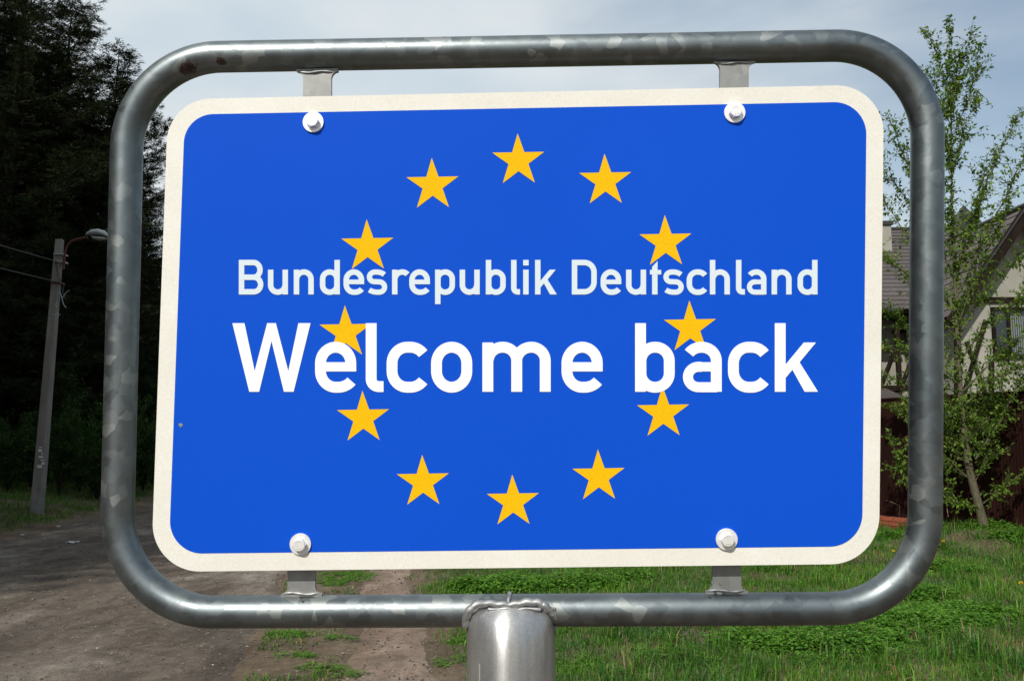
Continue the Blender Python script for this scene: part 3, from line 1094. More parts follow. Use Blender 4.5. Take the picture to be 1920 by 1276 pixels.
plantpx('s1', 56, 25.2, -230, 0.4, wide=1.12, label= 'tall dense dark spruce at the left edge whose crown leaves the top of the picture')
plantpx('s3', -60, 25.5, -330, 1.4, 'tallest dark spruce cut off by the left edge of the picture')
plantpx('n1', 203, 26.5, 92, 2.0, wide=1.5, label= 'slim dark spruce with a thin spire just left of the sign frame')
plantpx('s2', 136, 26.5, -5, 3.0, wide=1.45, label= 'dark spruce with a bushy crown behind the street lamp pole')
plantpx('p1', 246, 27.5, 168, 0.9, 'open crowned pine whose branches show between the sign frame and the plate', wide=1.25)
plantpx('p2', 166, 28.0, 150, 2.6, 'pine with a bare reddish trunk behind the lamp head')
for (key, px, Y, py, rz, w) in (('s2', 10, 29, -40, .2, 1.2), ('s1', 100, 31, 60, 1.2, 1.1), ('n1', 255, 30, 330, 2.2, 1.3), ('s2', 215, 32, 260, 4.0, 1.1), ('s2', 300, 36, 480, .7, 1.2),
                                ('n1', 160, 34, 220, 5.0, 1.2), ('s3', 40, 36, 60, 3.3, 1.2), ('p1', 120, 38, 190, 1.9, 1.2), ('s1', 230, 41, 380, 3.1, 1.1), ('s2', 330, 44, 430, 1.0, 1.2),
                                ('s3', -90, 32, -60, 2.0, 1.2), ('s1', 170, 46, 330, 2.4, 1.2), ('s2', 70, 45, 200, 5.2, 1.3), ('s2', 275, 50, 440, 5.9, 1.3), ('n1', 380, 48, 430, 3.9, 1.5), ('s2', 450, 52, 420, 2.9, 1.4),
                                ('s1', 380, 58, 380, 0.5, 1.3), ('p2', 520, 60, 400, 0.6, 1.3), ('s2', 600, 62, 430, 4.5, 1.4), ('s1', 700, 66, 430, 1.5, 1.3), ('s3', 820, 70, 420, 2.5, 1.4), ('s2', 930, 72, 440, 3.5, 1.5),
                                ('s1', 1060, 74, 430, 4.5, 1.3), ('p1', 1180, 76, 430, 5.5, 1.4), ('s2', 1300, 78, 450, 0.8, 1.5), ('s1', 1420, 80, 440, 1.8, 1.3)):
    lab = ('distant conifer beyond the bend of the road hidden behind the sign plate' if px > 320 else
           'dark conifer deep in the forest seen low between the frame tube and the plate' if px > 240 else
           'dark conifer in the second row of the forest right of the street lamp arm' if px > 150 else
           'dark conifer deep in the forest directly behind the street lamp pole' if px > 60 else
           'dark conifer deep in the forest left of the street lamp pole')
    plantpx(key, px, Y, py, rz, lab, wide=w)
rr_ = np.random.default_rng(5)
for (x, y) in ((-15.0, 17.6), (-13.9, 14.2), (-12.2, 11.4), (-15.2, 11), (-11.8, 8.2), (-14.6, 5.5), (-11.4, 3.6), (-16, 1.2), (-12.0, -0.8), (-14.8, -4.2), (-11.8, -5.6), (-17.5, -8.0),
               (-13.2, -9.6), (-17, 16.5), (-19.5, 21), (-17.2, 24.5), (-21, 13), (-19.5, 5), (-21, 28), (-12.4, -13.5)):
    plant(['s1', 's2', 's3', 's2', 'n1'][int(rr_.integers(0, 5))], x + rr_.uniform(-.4, .4), y + rr_.uniform(-.5, .5), rr_.uniform(13, 19), rr_.uniform(0, 6))


# ------------------------------------------------------------------ broadleaf shrubs at the forest edge
def bush(seed, Rb, Hb, nstem):
    r = np.random.default_rng(seed)
    wood = MB(); Bs = []; Ds = []
    for i in range(nstem):
        az = r.uniform(0, 6.28); sp = r.uniform(0.1, 1.0) * Rb; h = Hb * r.uniform(0.6, 1.05)
        t = np.linspace(0, 1, 7)[:, None]
        P = np.array([math.cos(az), math.sin(az), 0]) * sp * t ** 1.3 + np.array([0, 0, 1]) * h * t + r.normal(0, 0.05, (7, 3)) * t
        wood.tube(P, np.linspace(0.018, 0.004, 7), 5, caps=False)
        for j in range(16):
            s_ = r.uniform(0.2, 1)
            k = min(int(s_ * 6), 5)
            p = P[k] + (P[k + 1] - P[k]) * (s_ * 6 - k)
            d = r.normal(0, 1, 3) + np.array([0, 0, 0.5]); d /= np.linalg.norm(d)
            L = r.uniform(0.2, 0.5) * Rb * 0.9
            m = 22
            u = r.uniform(0.1, 1, (m, 1))
            Bs.append(p + d * L * u + r.normal(0, 0.04, (m, 3)))
            Ds.append(d + r.normal(0, 0.7, (m, 3)))
    B = np.concatenate(Bs); D = np.concatenate(Ds)
    V, T = leafcards(B, D, rng.normal(0, .5, B.shape) + np.array([0, -0.3, 1]), rng.uniform(.05, .09, len(B)), rng.uniform(.025, .045, len(B)))
    col = tintcol(len(B), [(0.025, 0.060, 0.012), (0.035, 0.080, 0.014), (0.055, 0.10, 0.02)], [3, 3, 1], 0.25)
    return wood.me('stem', M_bark_d), mesh_np('foliage', V, T, M_leaf, col=col)


bushes = [bush(21, 0.9, 2.2, 12), bush(22, 1.1, 1.7, 14), bush(23, 0.8, 3.0, 12)]
tall = bush(24, 2.4, 8.0, 44)
_x = [bush(21, 0.9, 2.2, 12), bush(22, 1.1, 1.7, 14), bush(23, 0.8, 3.0, 12)]
for i, (px, Y, s_, rz) in enumerate(((15, 20.8, .9, 0), (60, 22, 1.1, 1), (112, 20.9, .85, 2), (150, 22, 1.1, 3), (185, 21.2, 1.0, 4), (228, 23.0, 1.1, 5), (268, 24.5, 1.1, 6), (290, 26.5, 1.1, 2.5),
                                     (90, 24, 1.4, 1.5), (205, 25, 1.5, 2.2), (-30, 22, 1.2, 3.3), (262, 28, 1.7, 0.3), (300, 30, 1.6, 1.0), (130, 26.0, 1.6, 0.4), (30, 26, 1.6, 4.4), (340, 33, 1.6, 1), (400, 37, 1.8, 2))):
    p = at(px, 900, Y)
    st, fo = bushes[i % 3]
    lab = ('dark green leafy shrub left of the foot of the street lamp pole' if px < 66 else 'dark green leafy shrub at the forest edge between street lamp pole and frame tube' if px < 200
           else 'dark green leafy shrub seen between the frame tube and the sign plate' if px < 310 else 'dark green leafy shrub far along the road behind the sign plate')
    t = thing('forest_shrub', lab, 'shrub', (p[0], Y, float(base_h(p[0], Y)) - 0.03), rz, 'shrubs along the forest edge')
    t.scale = (s_,) * 3
    link('stem', st, t); link('foliage', fo, t)


for px, Y, rz, lab in ((296, 31, 0, 'pale green broadleaf tree seen between the sign frame and the plate'), (178, 33, 2, 'green broadleaf tree glimpsed between conifer trunks beyond the street lamp'),
                       (120, 37, 4, 'green broadleaf tree glimpsed between conifer trunks beyond the street lamp')):
    p = at(px, 900, Y)
    t = thing('broadleaf_tree', lab, 'tree', (p[0], Y, float(base_h(p[0], Y)) - 0.05), rz, 'broadleaf trees inside the forest')
    link('trunk', tall[0], t); link('crown', tall[1], t)


# ------------------------------------------------------------------ young leafy tree on the right
def young_tree():
    t = thing('leafy_tree', 'young leafy tree with forked branches growing before the brown fence on the right', 'tree', (0, 0, 0))
    base = at(1845, 992, 12.6)
    Y0 = 12.6
    def P(px, py, dy=0.0): return at(px, py, Y0 + dy)
    r = np.random.default_rng(77)

    def smooth(pts, n):
        pts = np.array(pts); m = len(pts)
        out = []
        for q in np.linspace(0, m - 1, n):
            i = min(int(q), m - 2); f = q - i
            p0 = pts[max(i - 1, 0)]; p1 = pts[i]; p2 = pts[i + 1]; p3 = pts[min(i + 2, m - 1)]
            out.append(0.5 * ((2 * p1) + (-p0 + p2) * f + (2 * p0 - 5 * p1 + 4 * p2 - p3) * f * f + (-p0 + 3 * p1 - 3 * p2 + p3) * f ** 3))
        return np.array(out)
    mb = MB()
    trunk = smooth([P(1849, 1010), P(1845, 985), P(1832, 935), P(1818, 880), P(1808, 810), P(1801, 740), P(1796, 650), P(1792, 560), P(1788, 470), P(1785, 380), P(1784, 290), P(1783, 200), P(1780, 110), P(1779, 30)], 60)
    rad = np.interp(np.linspace(0, 1, 60), [0, .05, .12, .3, .6, .85, 1], [.110, .078, .060, .048, .020, .008, .003])
    mb.tube(trunk, rad, 12)
    mb.build('trunk', M_bark_g, t)
    br = [  # polyline in photo px, depth change at the tip, root radius
        ([(1783, 185), (1765, 130), (1742, 62)], .3, .006), ([(1784, 190), (1805, 120), (1822, 55)], -.3, .006), ([(1784, 260), (1815, 190), (1838, 85)], .4, .009),
        ([(1784, 240), (1762, 185), (1735, 135)], -.4, .006), ([(1785, 330), (1805, 250), (1832, 175)], -.5, .009), ([(1785, 330), (1772, 260), (1750, 200)], .5, .007), ([(1784, 220), (1790, 160), (1800, 95)], -.2, .005),
        ([(1790, 510), (1830, 400), (1872, 290), (1917, 205)], .5, .018), ([(1792, 560), (1850, 440), (1905, 330), (1950, 230)], -.6, .018),
        ([(1788, 480), (1740, 380), (1700, 300), (1662, 212)], -.4, .016), ([(1789, 520), (1745, 430), (1690, 360), (1640, 300)], .5, .014),
        ([(1793, 600), (1750, 510), (1700, 440), (1655, 375)], .4, .016), ([(1795, 640), (1745, 570), (1695, 510), (1640, 470)], -.6, .015), ([(1797, 690), (1740, 640), (1690, 600), (1640, 570)], .4, .014),
        ([(1799, 720), (1750, 690), (1705, 660), (1650, 650)], -.5, .014), ([(1803, 780), (1760, 740), (1710, 720), (1655, 700)], .2, .013),
        ([(1806, 800), (1770, 770), (1720, 760), (1670, 755)], -.5, .011),
        ([(1820, 900), (1770, 860), (1701, 886), (1684, 865), (1671, 820)], -.3, .010), ([(1815, 870), (1770, 830), (1720, 800), (1675, 762)], .4, .010),
        ([(1795, 640), (1840, 560), (1890, 500), (1950, 450)], .4, .016), ([(1797, 680), (1850, 610), (1900, 570), (1960, 540)], -.6, .014),
        ([(1800, 735), (1850, 690), (1900, 640), (1950, 590)], .4, .014), ([(1803, 770), (1850, 720), (1905, 690), (1960, 660)], -.4, .012),
        ([(1829, 860), (1855, 815), (1882, 775), (1905, 730), (1935, 680)], -.2, .016), ([(1844, 943), (1868, 925), (1895, 900), (1930, 878)], -.3, .013),
        ([(1838, 950), (1808, 945), (1780, 935), (1762, 915)], -.3, .008), ([(1828, 905), (1790, 880), (1765, 868), (1755, 850)], .3, .008),
        ([(1830, 900), (1850, 860), (1862, 800), (1855, 740)], .2, .007), ([(1812, 830), (1850, 790), (1900, 740), (1950, 720)], .5, .010),
        ([(1790, 540), (1810, 470), (1835, 390), (1850, 300)], .2, .012), ([(1794, 610), (1830, 520), (1870, 430), (1895, 380)], -.3, .012), ([(1788, 450), (1768, 390), (1756, 330), (1745, 280)], .2, .009),
        ([(1806, 790), (1840, 760), (1880, 700), (1900, 640)], .3, .009), ([(1818, 870), (1790, 820), (1772, 780), (1765, 720)], .3, .009)]
    Bs = []; Ds = []

    def leaves_along(p, q, n, spread=0.5):
        d = q - p
        L = np.linalg.norm(d)
        d = d / (L + 1e-9)
        for k in range(n):
            s_ = (k + r.uniform(0, 1)) / n
            Bs.append(p + (q - p) * s_ + r.normal(0, 0.008, 3))
            dd = d * r.uniform(0.1, 0.8) + r.normal(0, 0.65, 3) + np.array([0, 0, -0.25])
            Ds.append(dd)
    for (pl, dy, rad0) in br:
        n = len(pl)
        pts = smooth([P(x, y, dy * i / (n - 1)) for i, (x, y) in enumerate(pl)], 16)
        pts[1:] += r.normal(0, 0.012, (15, 3))
        mb = MB()
        mb.tube(pts, np.linspace(rad0, 0.0025, 16), 7)
        Lb = np.linalg.norm(np.diff(pts, axis=0), axis=1).sum()
        nt_ = int(Lb * 27) + 3
        for k in range(nt_):
            s_ = r.uniform(0.12, 0.97)
            i = min(int(s_ * 15), 14)
            p = pts[i] + (pts[i + 1] - pts[i]) * (s_ * 15 - i)
            d = pts[i + 1] - pts[i]; d = d / np.linalg.norm(d)
            td = d * r.uniform(0.4, 1.0) + r.normal(0, 0.55, 3) + np.array([0, 0, 0.12]); td /= np.linalg.norm(td)
            tl = r.uniform(0.10, 0.46) * (1.15 - 0.55 * s_)
            q = p + td * tl
            mb.tube([p, (p + q) / 2 + np.array([0, 0, 0.006]), q], [0.003, 0.002, 0.0012], 4, caps=False)
            leaves_along(p, q, max(3, int(tl * 46)))
        leaves_along(pts[3], pts[-1], 4)
        for i in range(2, 15):
            leaves_along(pts[i], pts[i + 1], max(1, int(np.linalg.norm(pts[i + 1] - pts[i]) * 24)))
        mb.build('branch', M_bark_g, t)
    for i in range(28, 59):
        leaves_along(trunk[i], trunk[i + 1], 5)
    # short spurs up the leader
    mb = MB()
    for k in range(260):
        i = int(r.integers(16, 59))
        p = trunk[i]; td = r.normal(0, 1, 3) + np.array([0, 0, 0.9]); td /= np.linalg.norm(td); tl = r.uniform(.08, .26) * (1.25 - i / 60 * 0.8)
        q = p + td * tl
        mb.tube([p, q], [0.003, 0.0012], 4, caps=False)
        leaves_along(p, q, int(tl * 48) + 2)
    o = mb.build('twigs', M_bark_g, t); o['kind'] = 'stuff'
    B = np.array(Bs); D = np.array(Ds)
    n = len(B)
    Nn = r.normal(0, 0.55, (n, 3)) + np.array([-0.1, -0.25, 1])
    L = r.uniform(0.036, 0.080, n); Wd = L * r.uniform(0.46, 0.62, n)
    D = D / np.linalg.norm(D, axis=1, keepdims=True)
    B = B + D * 0.012
    cols = [(0.082, 0.155, 0.015), (0.118, 0.205, 0.020), (0.17, 0.255, 0.030), (0.050, 0.105, 0.013)]
    # nearest 300 leaves are parts of their own
    order = np.argsort(B[:, 1] + np.where((B[:, 0] / B[:, 1] < 0.6) & ((B[:, 2] - 1.6) / B[:, 1] < 0.5), 0, 50))
    near = order[:300]; rest = order[300:]
    V, T = leafcards(B[rest], D[rest], Nn[rest], L[rest], Wd[rest], 0.2)
    o = link('foliage', mesh_np('foliage', V, T, M_leaf, col=tintcol(len(rest), cols, [4, 4, 2, 2], .22)), t)
    o['kind'] = 'stuff'
    lm = []
    for c in cols[:3]:
        V, T = leafcards(np.zeros((1, 3)), np.array([[1.0, 0, 0]]), np.array([[0, 0, 1.0]]), 1.0, 0.5, 0.2)
        lm.append(mesh_np('leaf', V, T, M_leaf, col=np.repeat(np.array([c]), 4, 0)))
    for k in near:
        x = Vector(D[k]); nn = Vector(Nn[k]); y = nn.cross(x).normalized(); z = x.cross(y)
        M4 = Matrix((x, y, z)).transposed().to_4x4()
        o = bpy.data.objects.new('leaf', lm[int(k) % 3])
        C.objects.link(o)
        o.parent = t
        o.matrix_local = Matrix.Translation(Vector(B[k])) @ M4 @ Matrix.Scale(float(L[k]), 4)
    rebase(t, tuple(base))
    return n


young_tree()

# ================================================================== FENCE with brick plinth
M_brick = mat('red_brick', rough=0.9, spec=0.2)
g = NG(M_brick)
oi = g.n('ShaderNodeObjectInfo')
n1 = g.noise(30, 5, 0.65)
c = g.ramp(n1.outputs['Fac'], [(0.3, (0.22, 0.055, 0.03)), (0.7, (0.36, 0.10, 0.055))]).outputs['Color']
c = g.mix(1.0, c, g.ramp(oi.outputs['Random'], [(0, (0.75, 0.75, 0.75)), (1, (1.15, 1.1, 1.05))]).outputs['Color'], 'MULTIPLY')
g.color(c); g.bump(n1.outputs['Fac'], 0.5, 0.006)
M_mortar = mat('mortar', (0.06, 0.045, 0.038), 0.95)
M_fence = mat('brown_painted_steel', (0.02, 0.007, 0.0055), 0.75, 0, 0.08)
g = NG(M_fence); n1 = g.noise(2.0, 5, 0.65, sc3=(2, 2, 0.6))
g.color(g.ramp(n1.outputs['Fac'], [(0.3, (0.012, 0.0042, 0.0034)), (0.7, (0.024, 0.0082, 0.006))]).outputs['Color'])
n2 = g.noise(1.2, 3, 0.5); g.bump(n2.outputs['Fac'], 0.3, 0.02)


def build_fence():
    A = np.array([7.56, 12.6]); Bp = np.array([6.50, 15.0])
    d = (Bp - A) / np.linalg.norm(Bp - A)
    nrm = np.array([d[1], -d[0]])
    if nrm[1] > 0: nrm = -nrm                       # towards the road and the viewer
    start = A - d * 4.6
    rz = math.atan2(d[1], d[0])
    f = thing('metal_fence', 'dark brown ribbed sheet metal fence on a low red brick base behind the leafy tree', 'fence', (start[0], start[1], 0), rz)
    # local x runs along the fence away from the viewer, local +y or -y faces the viewer
    sgn = 1 if (Matrix.Rotation(-rz, 2) @ Vector((nrm[0], nrm[1]))).y > 0 else -1
    L = 14.3
    # ribbed panel
    wv = 1.1; per = 0.055; V = []; k = 0
    xs = []; ys = []
    while k * per < wv - 1e-6:
        for a, b in ((0.0, 0), (0.40, 0), (0.55, 0.006), (0.85, 0.006)):
            xs.append(k * per + a * per); ys.append(b * sgn)
        k += 1
    xs.append(wv + 0.004); ys.append(0)
    m = len(xs)
    V = [(x, y, 0.26) for x, y in zip(xs, ys)] + [(x, y, 2.27) for x, y in zip(xs, ys)]
    mb = MB(); mb.add(V, [(i, i + 1, i + 1 + m, i + m) for i in range(m - 1)])
    pm = mb.me('fence_panel', M_fence)
    for i in range(13):
        link('fence_panel', pm, f, (i * 1.1, sgn * (0.003 * (i % 2)), rr_.uniform(-.006, .006)))
    mb = MB(); mb.bar((-0.02, sgn * 0.006, 2.275), (L, sgn * 0.006, 2.275), 0.03, 0.03); mb.build('top_rail', M_fence, f)
    for i in range(6):
        mb = MB(); mb.box((0.4 + i * 2.6, -sgn * 0.05, 1.1), (0.06, 0.06, 2.3)); mb.build('post', M_fence, f)
    mb = MB(); mb.box((L / 2, 0, 0.06), (L, 0.228, 0.38)); pl = mb.build('brick_base', M_mortar, f)
    mb = MB(); mb.box((0, 0, 0), (0.243, 0.12, 0.061))
    bm = mb.me('brick', M_brick)
    for row in range(4):
        for i in range(int(L / 0.26)):
            x = 0.13 + i * 0.26 + (0.13 if row % 2 else 0)
            o = link('brick', bm, pl, (x, sgn * (0.064 + rr_.uniform(-.003, .003)), 0.222 - row * 0.075))
            o.rotation_euler = (0, 0, rr_.uniform(-.01, .01))


build_fence()

# ================================================================== HOUSE
M_plaster = mat('cream_plaster', rough=0.9, spec=0.2)
g = NG(M_plaster); n1 = g.noise(1.3, 6, 0.6); n2 = g.noise(60, 3)
g.color(g.ramp(n1.outputs['Fac'], [(0.3, (0.26, 0.255, 0.215)), (0.7, (0.34, 0.33, 0.285))]).outputs['Color']); g.bump(n2.outputs['Fac'], 0.3, 0.01)
M_timber = mat('dark_timber', rough=0.85, spec=0.08)
g = NG(M_timber); n1 = g.noise(6, 5, 0.6, sc3=(1, 1, 0.2))
g.color(g.ramp(n1.outputs['Fac'], [(0.3, (0.010, 0.007, 0.0055)), (0.7, (0.024, 0.016, 0.012))]).outputs['Color'])
M_roof = mat('brown_metal_tiles', rough=0.55, spec=0.35)
g = NG(M_roof); n1 = g.noise(0.9, 5, 0.6); n2 = g.noise(12, 4, 0.6)
c = g.ramp(n1.outputs['Fac'], [(0.3, (0.070, 0.060, 0.058)), (0.7, (0.105, 0.090, 0.086))]).outputs['Color']
g.color(g.mix(1.0, c, g.ramp(n2.outputs['Fac'], [(0.3, (0.85,) * 3), (0.7, (1.12,) * 3)]).outputs['Color'], 'MULTIPLY'))
M_flash = mat('dark_flashing', (0.045, 0.040, 0.042), 0.4, 0.3)
M_glass = mat('window_glass', (0.02, 0.025, 0.03), 0.08, 0, 0.6)
M_blind = mat('pale_blinds', (0.16, 0.18, 0.18), 0.8)
M_curt = mat('white_curtain', (0.55, 0.55, 0.50), 0.9)


def tile_roof(mb, O, U, Vv, per=0.09, stepl=0.26, amp=0.016):
    """O lower corner, U along the eave, Vv up the slope"""
    O = np.array(O, float); U = np.array(U, float); Vv = np.array(Vv, float)
    Nn = np.cross(U, Vv); Nn /= np.linalg.norm(Nn)
    if Nn[2] < 0: Nn = -Nn
    lu = np.linalg.norm(U); lv = np.linalg.norm(Vv)
    nu = int(lu / per) * 6; ns = max(1, int(lv / stepl))
    us = np.linspace(0, 1, nu + 1)
    wave = amp * (0.5 + 0.5 * np.cos(us * lu / per * 2 * math.pi)) ** 0.7
    rows = []
    for s_ in range(ns):
        for (f, h) in ((0.0, 0.022), (1.0, 0.0)):
            v = (s_ + f) / ns
            rows.append(O + Vv * v + U * us[:, None] + Nn * (wave + h)[:, None])
    Vt = np.concatenate(rows); n = nu + 1
    fs = []
    for i in range(len(rows) - 1):
        for j in range(nu):
            fs.append((i * n + j, i * n + j + 1, (i + 1) * n + j + 1, (i + 1) * n + j))
    mb.add(Vt, fs, 0, False)


def slope_fix(name, house, quads, under):
    mb = MB()
    for q in quads: tile_roof(mb, *q)
    o = mb.build(name, M_roof, house)
    for (a, b, c_, d_) in under:
        a, b, c_, d_ = map(np.array, (a, b, c_, d_))
        nn = np.cross(b - a, d_ - a).astype(float); nn /= np.linalg.norm(nn)
        if nn[2] < 0: nn = -nn
        m2 = MB()
        tp = [a - nn * .01, b - nn * .01, c_ - nn * .01, d_ - nn * .01]; bt = [p - nn * .12 for p in (a, b, c_, d_)]
        m2.add(tp + bt, [(0, 1, 2, 3), (7, 6, 5, 4)] + [(i, (i + 1) % 4, (i + 1) % 4 + 4, i + 4) for i in range(4)])
        m2.build('roof_boarding', M_timber, o)
    return o


def build_house():
    hs = thing('timbered_house', 'cream plastered house with dark timbers and steep brown tiled roofs behind the fence', 'house', (0, 0, 0))
    YF = 21.5
    ap = at(1928, 384, YF - 0.5); el = at(1786, 592, YF - 0.5)
    ax_, az_ = ap[0], ap[2]; ex, ez = el[0], el[2]
    rx_ = 2 * ax_ - ex
    # gable walls
    zt = lambda x: az_ - 0.28 - abs(x - ax_) * (az_ - ez) / (ax_ - ex)
    wx0 = ex + 0.35; wx1 = rx_ - 0.35
    mb = MB()
    fr = [(wx0, YF, -0.2), (wx1, YF, -0.2), (wx1, YF, zt(wx1)), (ax_, YF, zt(ax_)), (wx0, YF, zt(wx0))]
    bk = [(x, YF + 6, z) for x, y, z in fr]
    mb.add(fr + bk, [(0, 1, 2, 3, 4), (9, 8, 7, 6, 5), (0, 4, 9, 5), (1, 6, 7, 2)])
    wall = mb.build('wall', M_plaster, hs)
    # cross roof
    y0, y1 = YF - 0.5, YF + 7
    lo = np.array([ex, y0, ez]); hi = np.array([ax_, y0, az_]); dv = np.array([0, y1 - y0, 0])
    lo2 = np.array([rx_, y0, ez])
    rf = slope_fix('roof', hs, [(lo, dv, hi - lo), (lo2, dv, hi - lo2)], [(lo, lo + dv, hi + dv, hi), (lo2, lo2 + dv, hi + dv, hi)])
    mb = MB(); mb.tube([hi + np.array([0, -.02, .03]), hi + dv + np.array([0, 0, .03])], 0.07, 8); mb.build('ridge_cap', M_flash, rf)
    for a, b in ((lo, hi), (lo2, hi)):
        s_ = -1 if a is lo else 1
        mb = MB()
        d = (b - a) / np.linalg.norm(b - a)
        mb.bar(a - d * .1 + np.array([0, -0.03, -0.10]), b + np.array([0, -0.03, -0.10]), 0.05, 0.30, up=tuple(np.cross(d, [0, 1, 0]) * (1 if np.cross(d, [0, 1, 0])[2] > 0 else -1)))
        mb.build('bargeboard', M_timber, rf)
        mb = MB()
        mb.bar(a - d * .1 + np.array([0, -0.04, 0.075]), b + np.array([0, -0.04, 0.075]), 0.12, 0.04, up=tuple(np.cross(d, [0, 1, 0]) * (1 if np.cross(d, [0, 1, 0])[2] > 0 else -1)))
        mb.build('verge_flashing', M_flash, rf)
    # window in the gable wall
    def window(x0, x1, yy, pyt, pyb, slats=True):
        a = at(x0, pyt, yy); b = at(x1, pyb, yy)
        X0, X1, Zt, Zb = a[0], b[0], a[2], b[2]
        w = thing_part = MB()
        for (c_, s_) in ((((X0 + X1) / 2, yy - .03, Zt - .04), (X1 - X0, .08, .08)), (((X0 + X1) / 2, yy - .03, Zb + .04), (X1 - X0, .08, .08)),
                         ((X0 + .04, yy - .034, (Zt + Zb) / 2), (.08, .08, Zt - Zb - .16)), ((X1 - .04, yy - .034, (Zt + Zb) / 2), (.08, .08, Zt - Zb - .16)),
                         (((X0 * .62 + X1 * .38), yy - .032, (Zt + Zb) / 2), (.06, .07, Zt - Zb - .16))):
            w.box(c_, s_)
        wf = w.build('window', M_timber, wall)
        m2 = MB(); m2.box(((X0 + X1) / 2, yy - .012, (Zt + Zb) / 2), (X1 - X0 - .1, .01, Zt - Zb - .1)); m2.build('window_pane', M_glass, wall)
        if slats:
            m2 = MB(); k = X0 * .6 + X1 * .4
            while k < X1 - .1:
                m2.box((k, yy - .021, (Zt + Zb) / 2 - .05), (.035, .004, Zt - Zb - .35), Matrix.Rotation(0.1, 3, 'Z')); k += .055
            o = m2.build('blind', M_blind, wall); o['kind'] = 'stuff'
    window(1856, 1946, YF, 576, 672)
    T = lambda a, b, w=0.13, yy=YF, wd=0.05: (lambda m: (m.bar(at(*a, yy - 0.02), at(*b, yy - 0.02), wd, w, up=(0.001, 0, 1) if abs(a[1] - b[1]) < abs(a[0] - b[0]) else (1, 0, 0.001)), m.build('timber', M_timber, wall)))(MB())

    def timber(a, b, w=0.12, yy=YF, parent=wall):
        A_ = Vector(at(*a, yy - 0.035)); B_ = Vector(at(*b, yy - 0.035))
        m = MB(); d = (B_ - A_).normalized(); upv = Vector((0, 1, 0)).cross(d)
        m.bar(A_, B_, 0.06, w, up=tuple(upv)); m.build('timber', M_timber, parent)
    timber((1859, 679), (1859, 742), .12)
    timber((1795, 752), (1960, 747), .16)
    timber((1795, 560), (1795, 745), .14)
    timber((1812, 640), (1848, 740), .10)
    timber((1848, 600), (1808, 735), .10)
    timber((1806, 562), (1990, 562), .14)
    timber((1926, 420), (1926, 555), .12)

    # main wing running to the left
    yE = 23.2
    ze = at(1655, 580, yE)[2]; yR = 27.6
    zr = at(1700, 431, yR)[2]
    xl, xr = 2.2, 15.5
    mb = MB(); mb.box(((xl + xr) / 2 + .3, 27.8, ze / 2 - .1), (xr - xl - .9, 6.8, ze)); wl = mb.build('wall', M_plaster, hs)
    a = np.array([xl, yE, ze]); U = np.array([xr - xl, 0, 0]); Vv = np.array([0, yR - yE, zr - ze])
    bck = np.array([xl, 2 * yR - yE, ze]); Vb = np.array([0, yE - yR, zr - ze])
    rf2 = slope_fix('roof', hs, [(a, U, Vv), (bck, U, Vb)], [(a, a + U, a + U + Vv, a + Vv), (bck, bck + U, bck + U + Vb, bck + Vb)])
    mb = MB(); mb.tube([(xl, yR, zr + .03), (xr, yR, zr + .03)], .07, 8); mb.build('ridge_cap', M_flash, rf2)
    mb = MB(); mb.bar((xl, yE - .03, ze - .08), (10.6, yE - .03, ze - .08), .04, .22); mb.build('fascia', M_timber, rf2)
    mb = MB(); mb.tube([(xl, yE - .12, ze - .05), (10.6, yE - .12, ze - .05)], .06, 10); mb.build('gutter', M_flash, rf2)
    # little pointed roof behind the ridge
    t0 = at(1806, 384, 28.6); b0 = at(1752, 470, 28.6); b1 = at(1856, 425, 28.6)
    mb = MB()
    zb_ = min(b0[2], b1[2]) - .3
    base4 = [(t0[0] - 1.1, 27.6, zb_), (t0[0] + 1.1, 27.6, zb_), (t0[0] + 1.1, 29.8, zb_), (t0[0] - 1.1, 29.8, zb_)]
    mb.add(base4 + [(t0[0], 28.6, t0[2])], [(0, 1, 4), (1, 2, 4), (2, 3, 4), (3, 0, 4), (3, 2, 1, 0)]); mb.build('pointed_roof', M_flash, hs)
    # chimney
    c0 = at(1658, 424, 26.5)
    mb = MB(); mb.box((c0[0] - .15, 26.5, c0[2] - .75), (.5, .5, 1.5)); ch = mb.build('chimney', M_plaster, hs)
    mb = MB(); mb.box((c0[0] - .15, 26.5, c0[2] + .04), (.62, .62, .12)); mb.build('chimney_cap', M_flash, ch)
    # balcony
    yb = 23.35
    fl = at(1680, 727, yb); 
    bx0, bx1 = 7.2, 11.0
    mb = MB(); mb.box(((bx0 + bx1) / 2, yb + .45, fl[2]), (bx1 - bx0, .95, .14)); bal = mb.build('balcony', M_timber, hs)
    zrail = fl[2] + 1.0
    mb = MB(); mb.bar((bx0, yb, zrail), (bx1, yb, zrail), .07, .08); mb.build('handrail', M_timber, bal)
    k = bx0 + .05
    i = 0
    while k < bx1:
        if i % 2 == 0:
            mb = MB(); mb.box((k, yb, (fl[2] + ze) / 2 - .1), (.11, .11, ze - fl[2] - .1)); mb.build('post', M_timber, bal)
            mb = MB(); mb.bar((k + .05, yb - .01, fl[2] + .1), (k + .42, yb - .01, zrail - .05), .04, .07, up=(1, 0, -.3)); mb.build('brace', M_timber, bal)
            mb = MB(); mb.bar((k + .48, yb + .03, zrail - .05), (k + .12, yb + .03, fl[2] + .1), .04, .07, up=(1, 0, .3)); mb.build('brace', M_timber, bal)
        i += 1; k += .28
    mb = MB(); mb.box((9.3, 24.34, fl[2] + 1.05), (1.2, .05, 1.9)); mb.build('window', M_timber, wl)
    mb = MB(); mb.box((9.3, 24.30, fl[2] + 1.05), (1.05, .03, 1.75)); mb.build('window_pane', M_glass, wl)
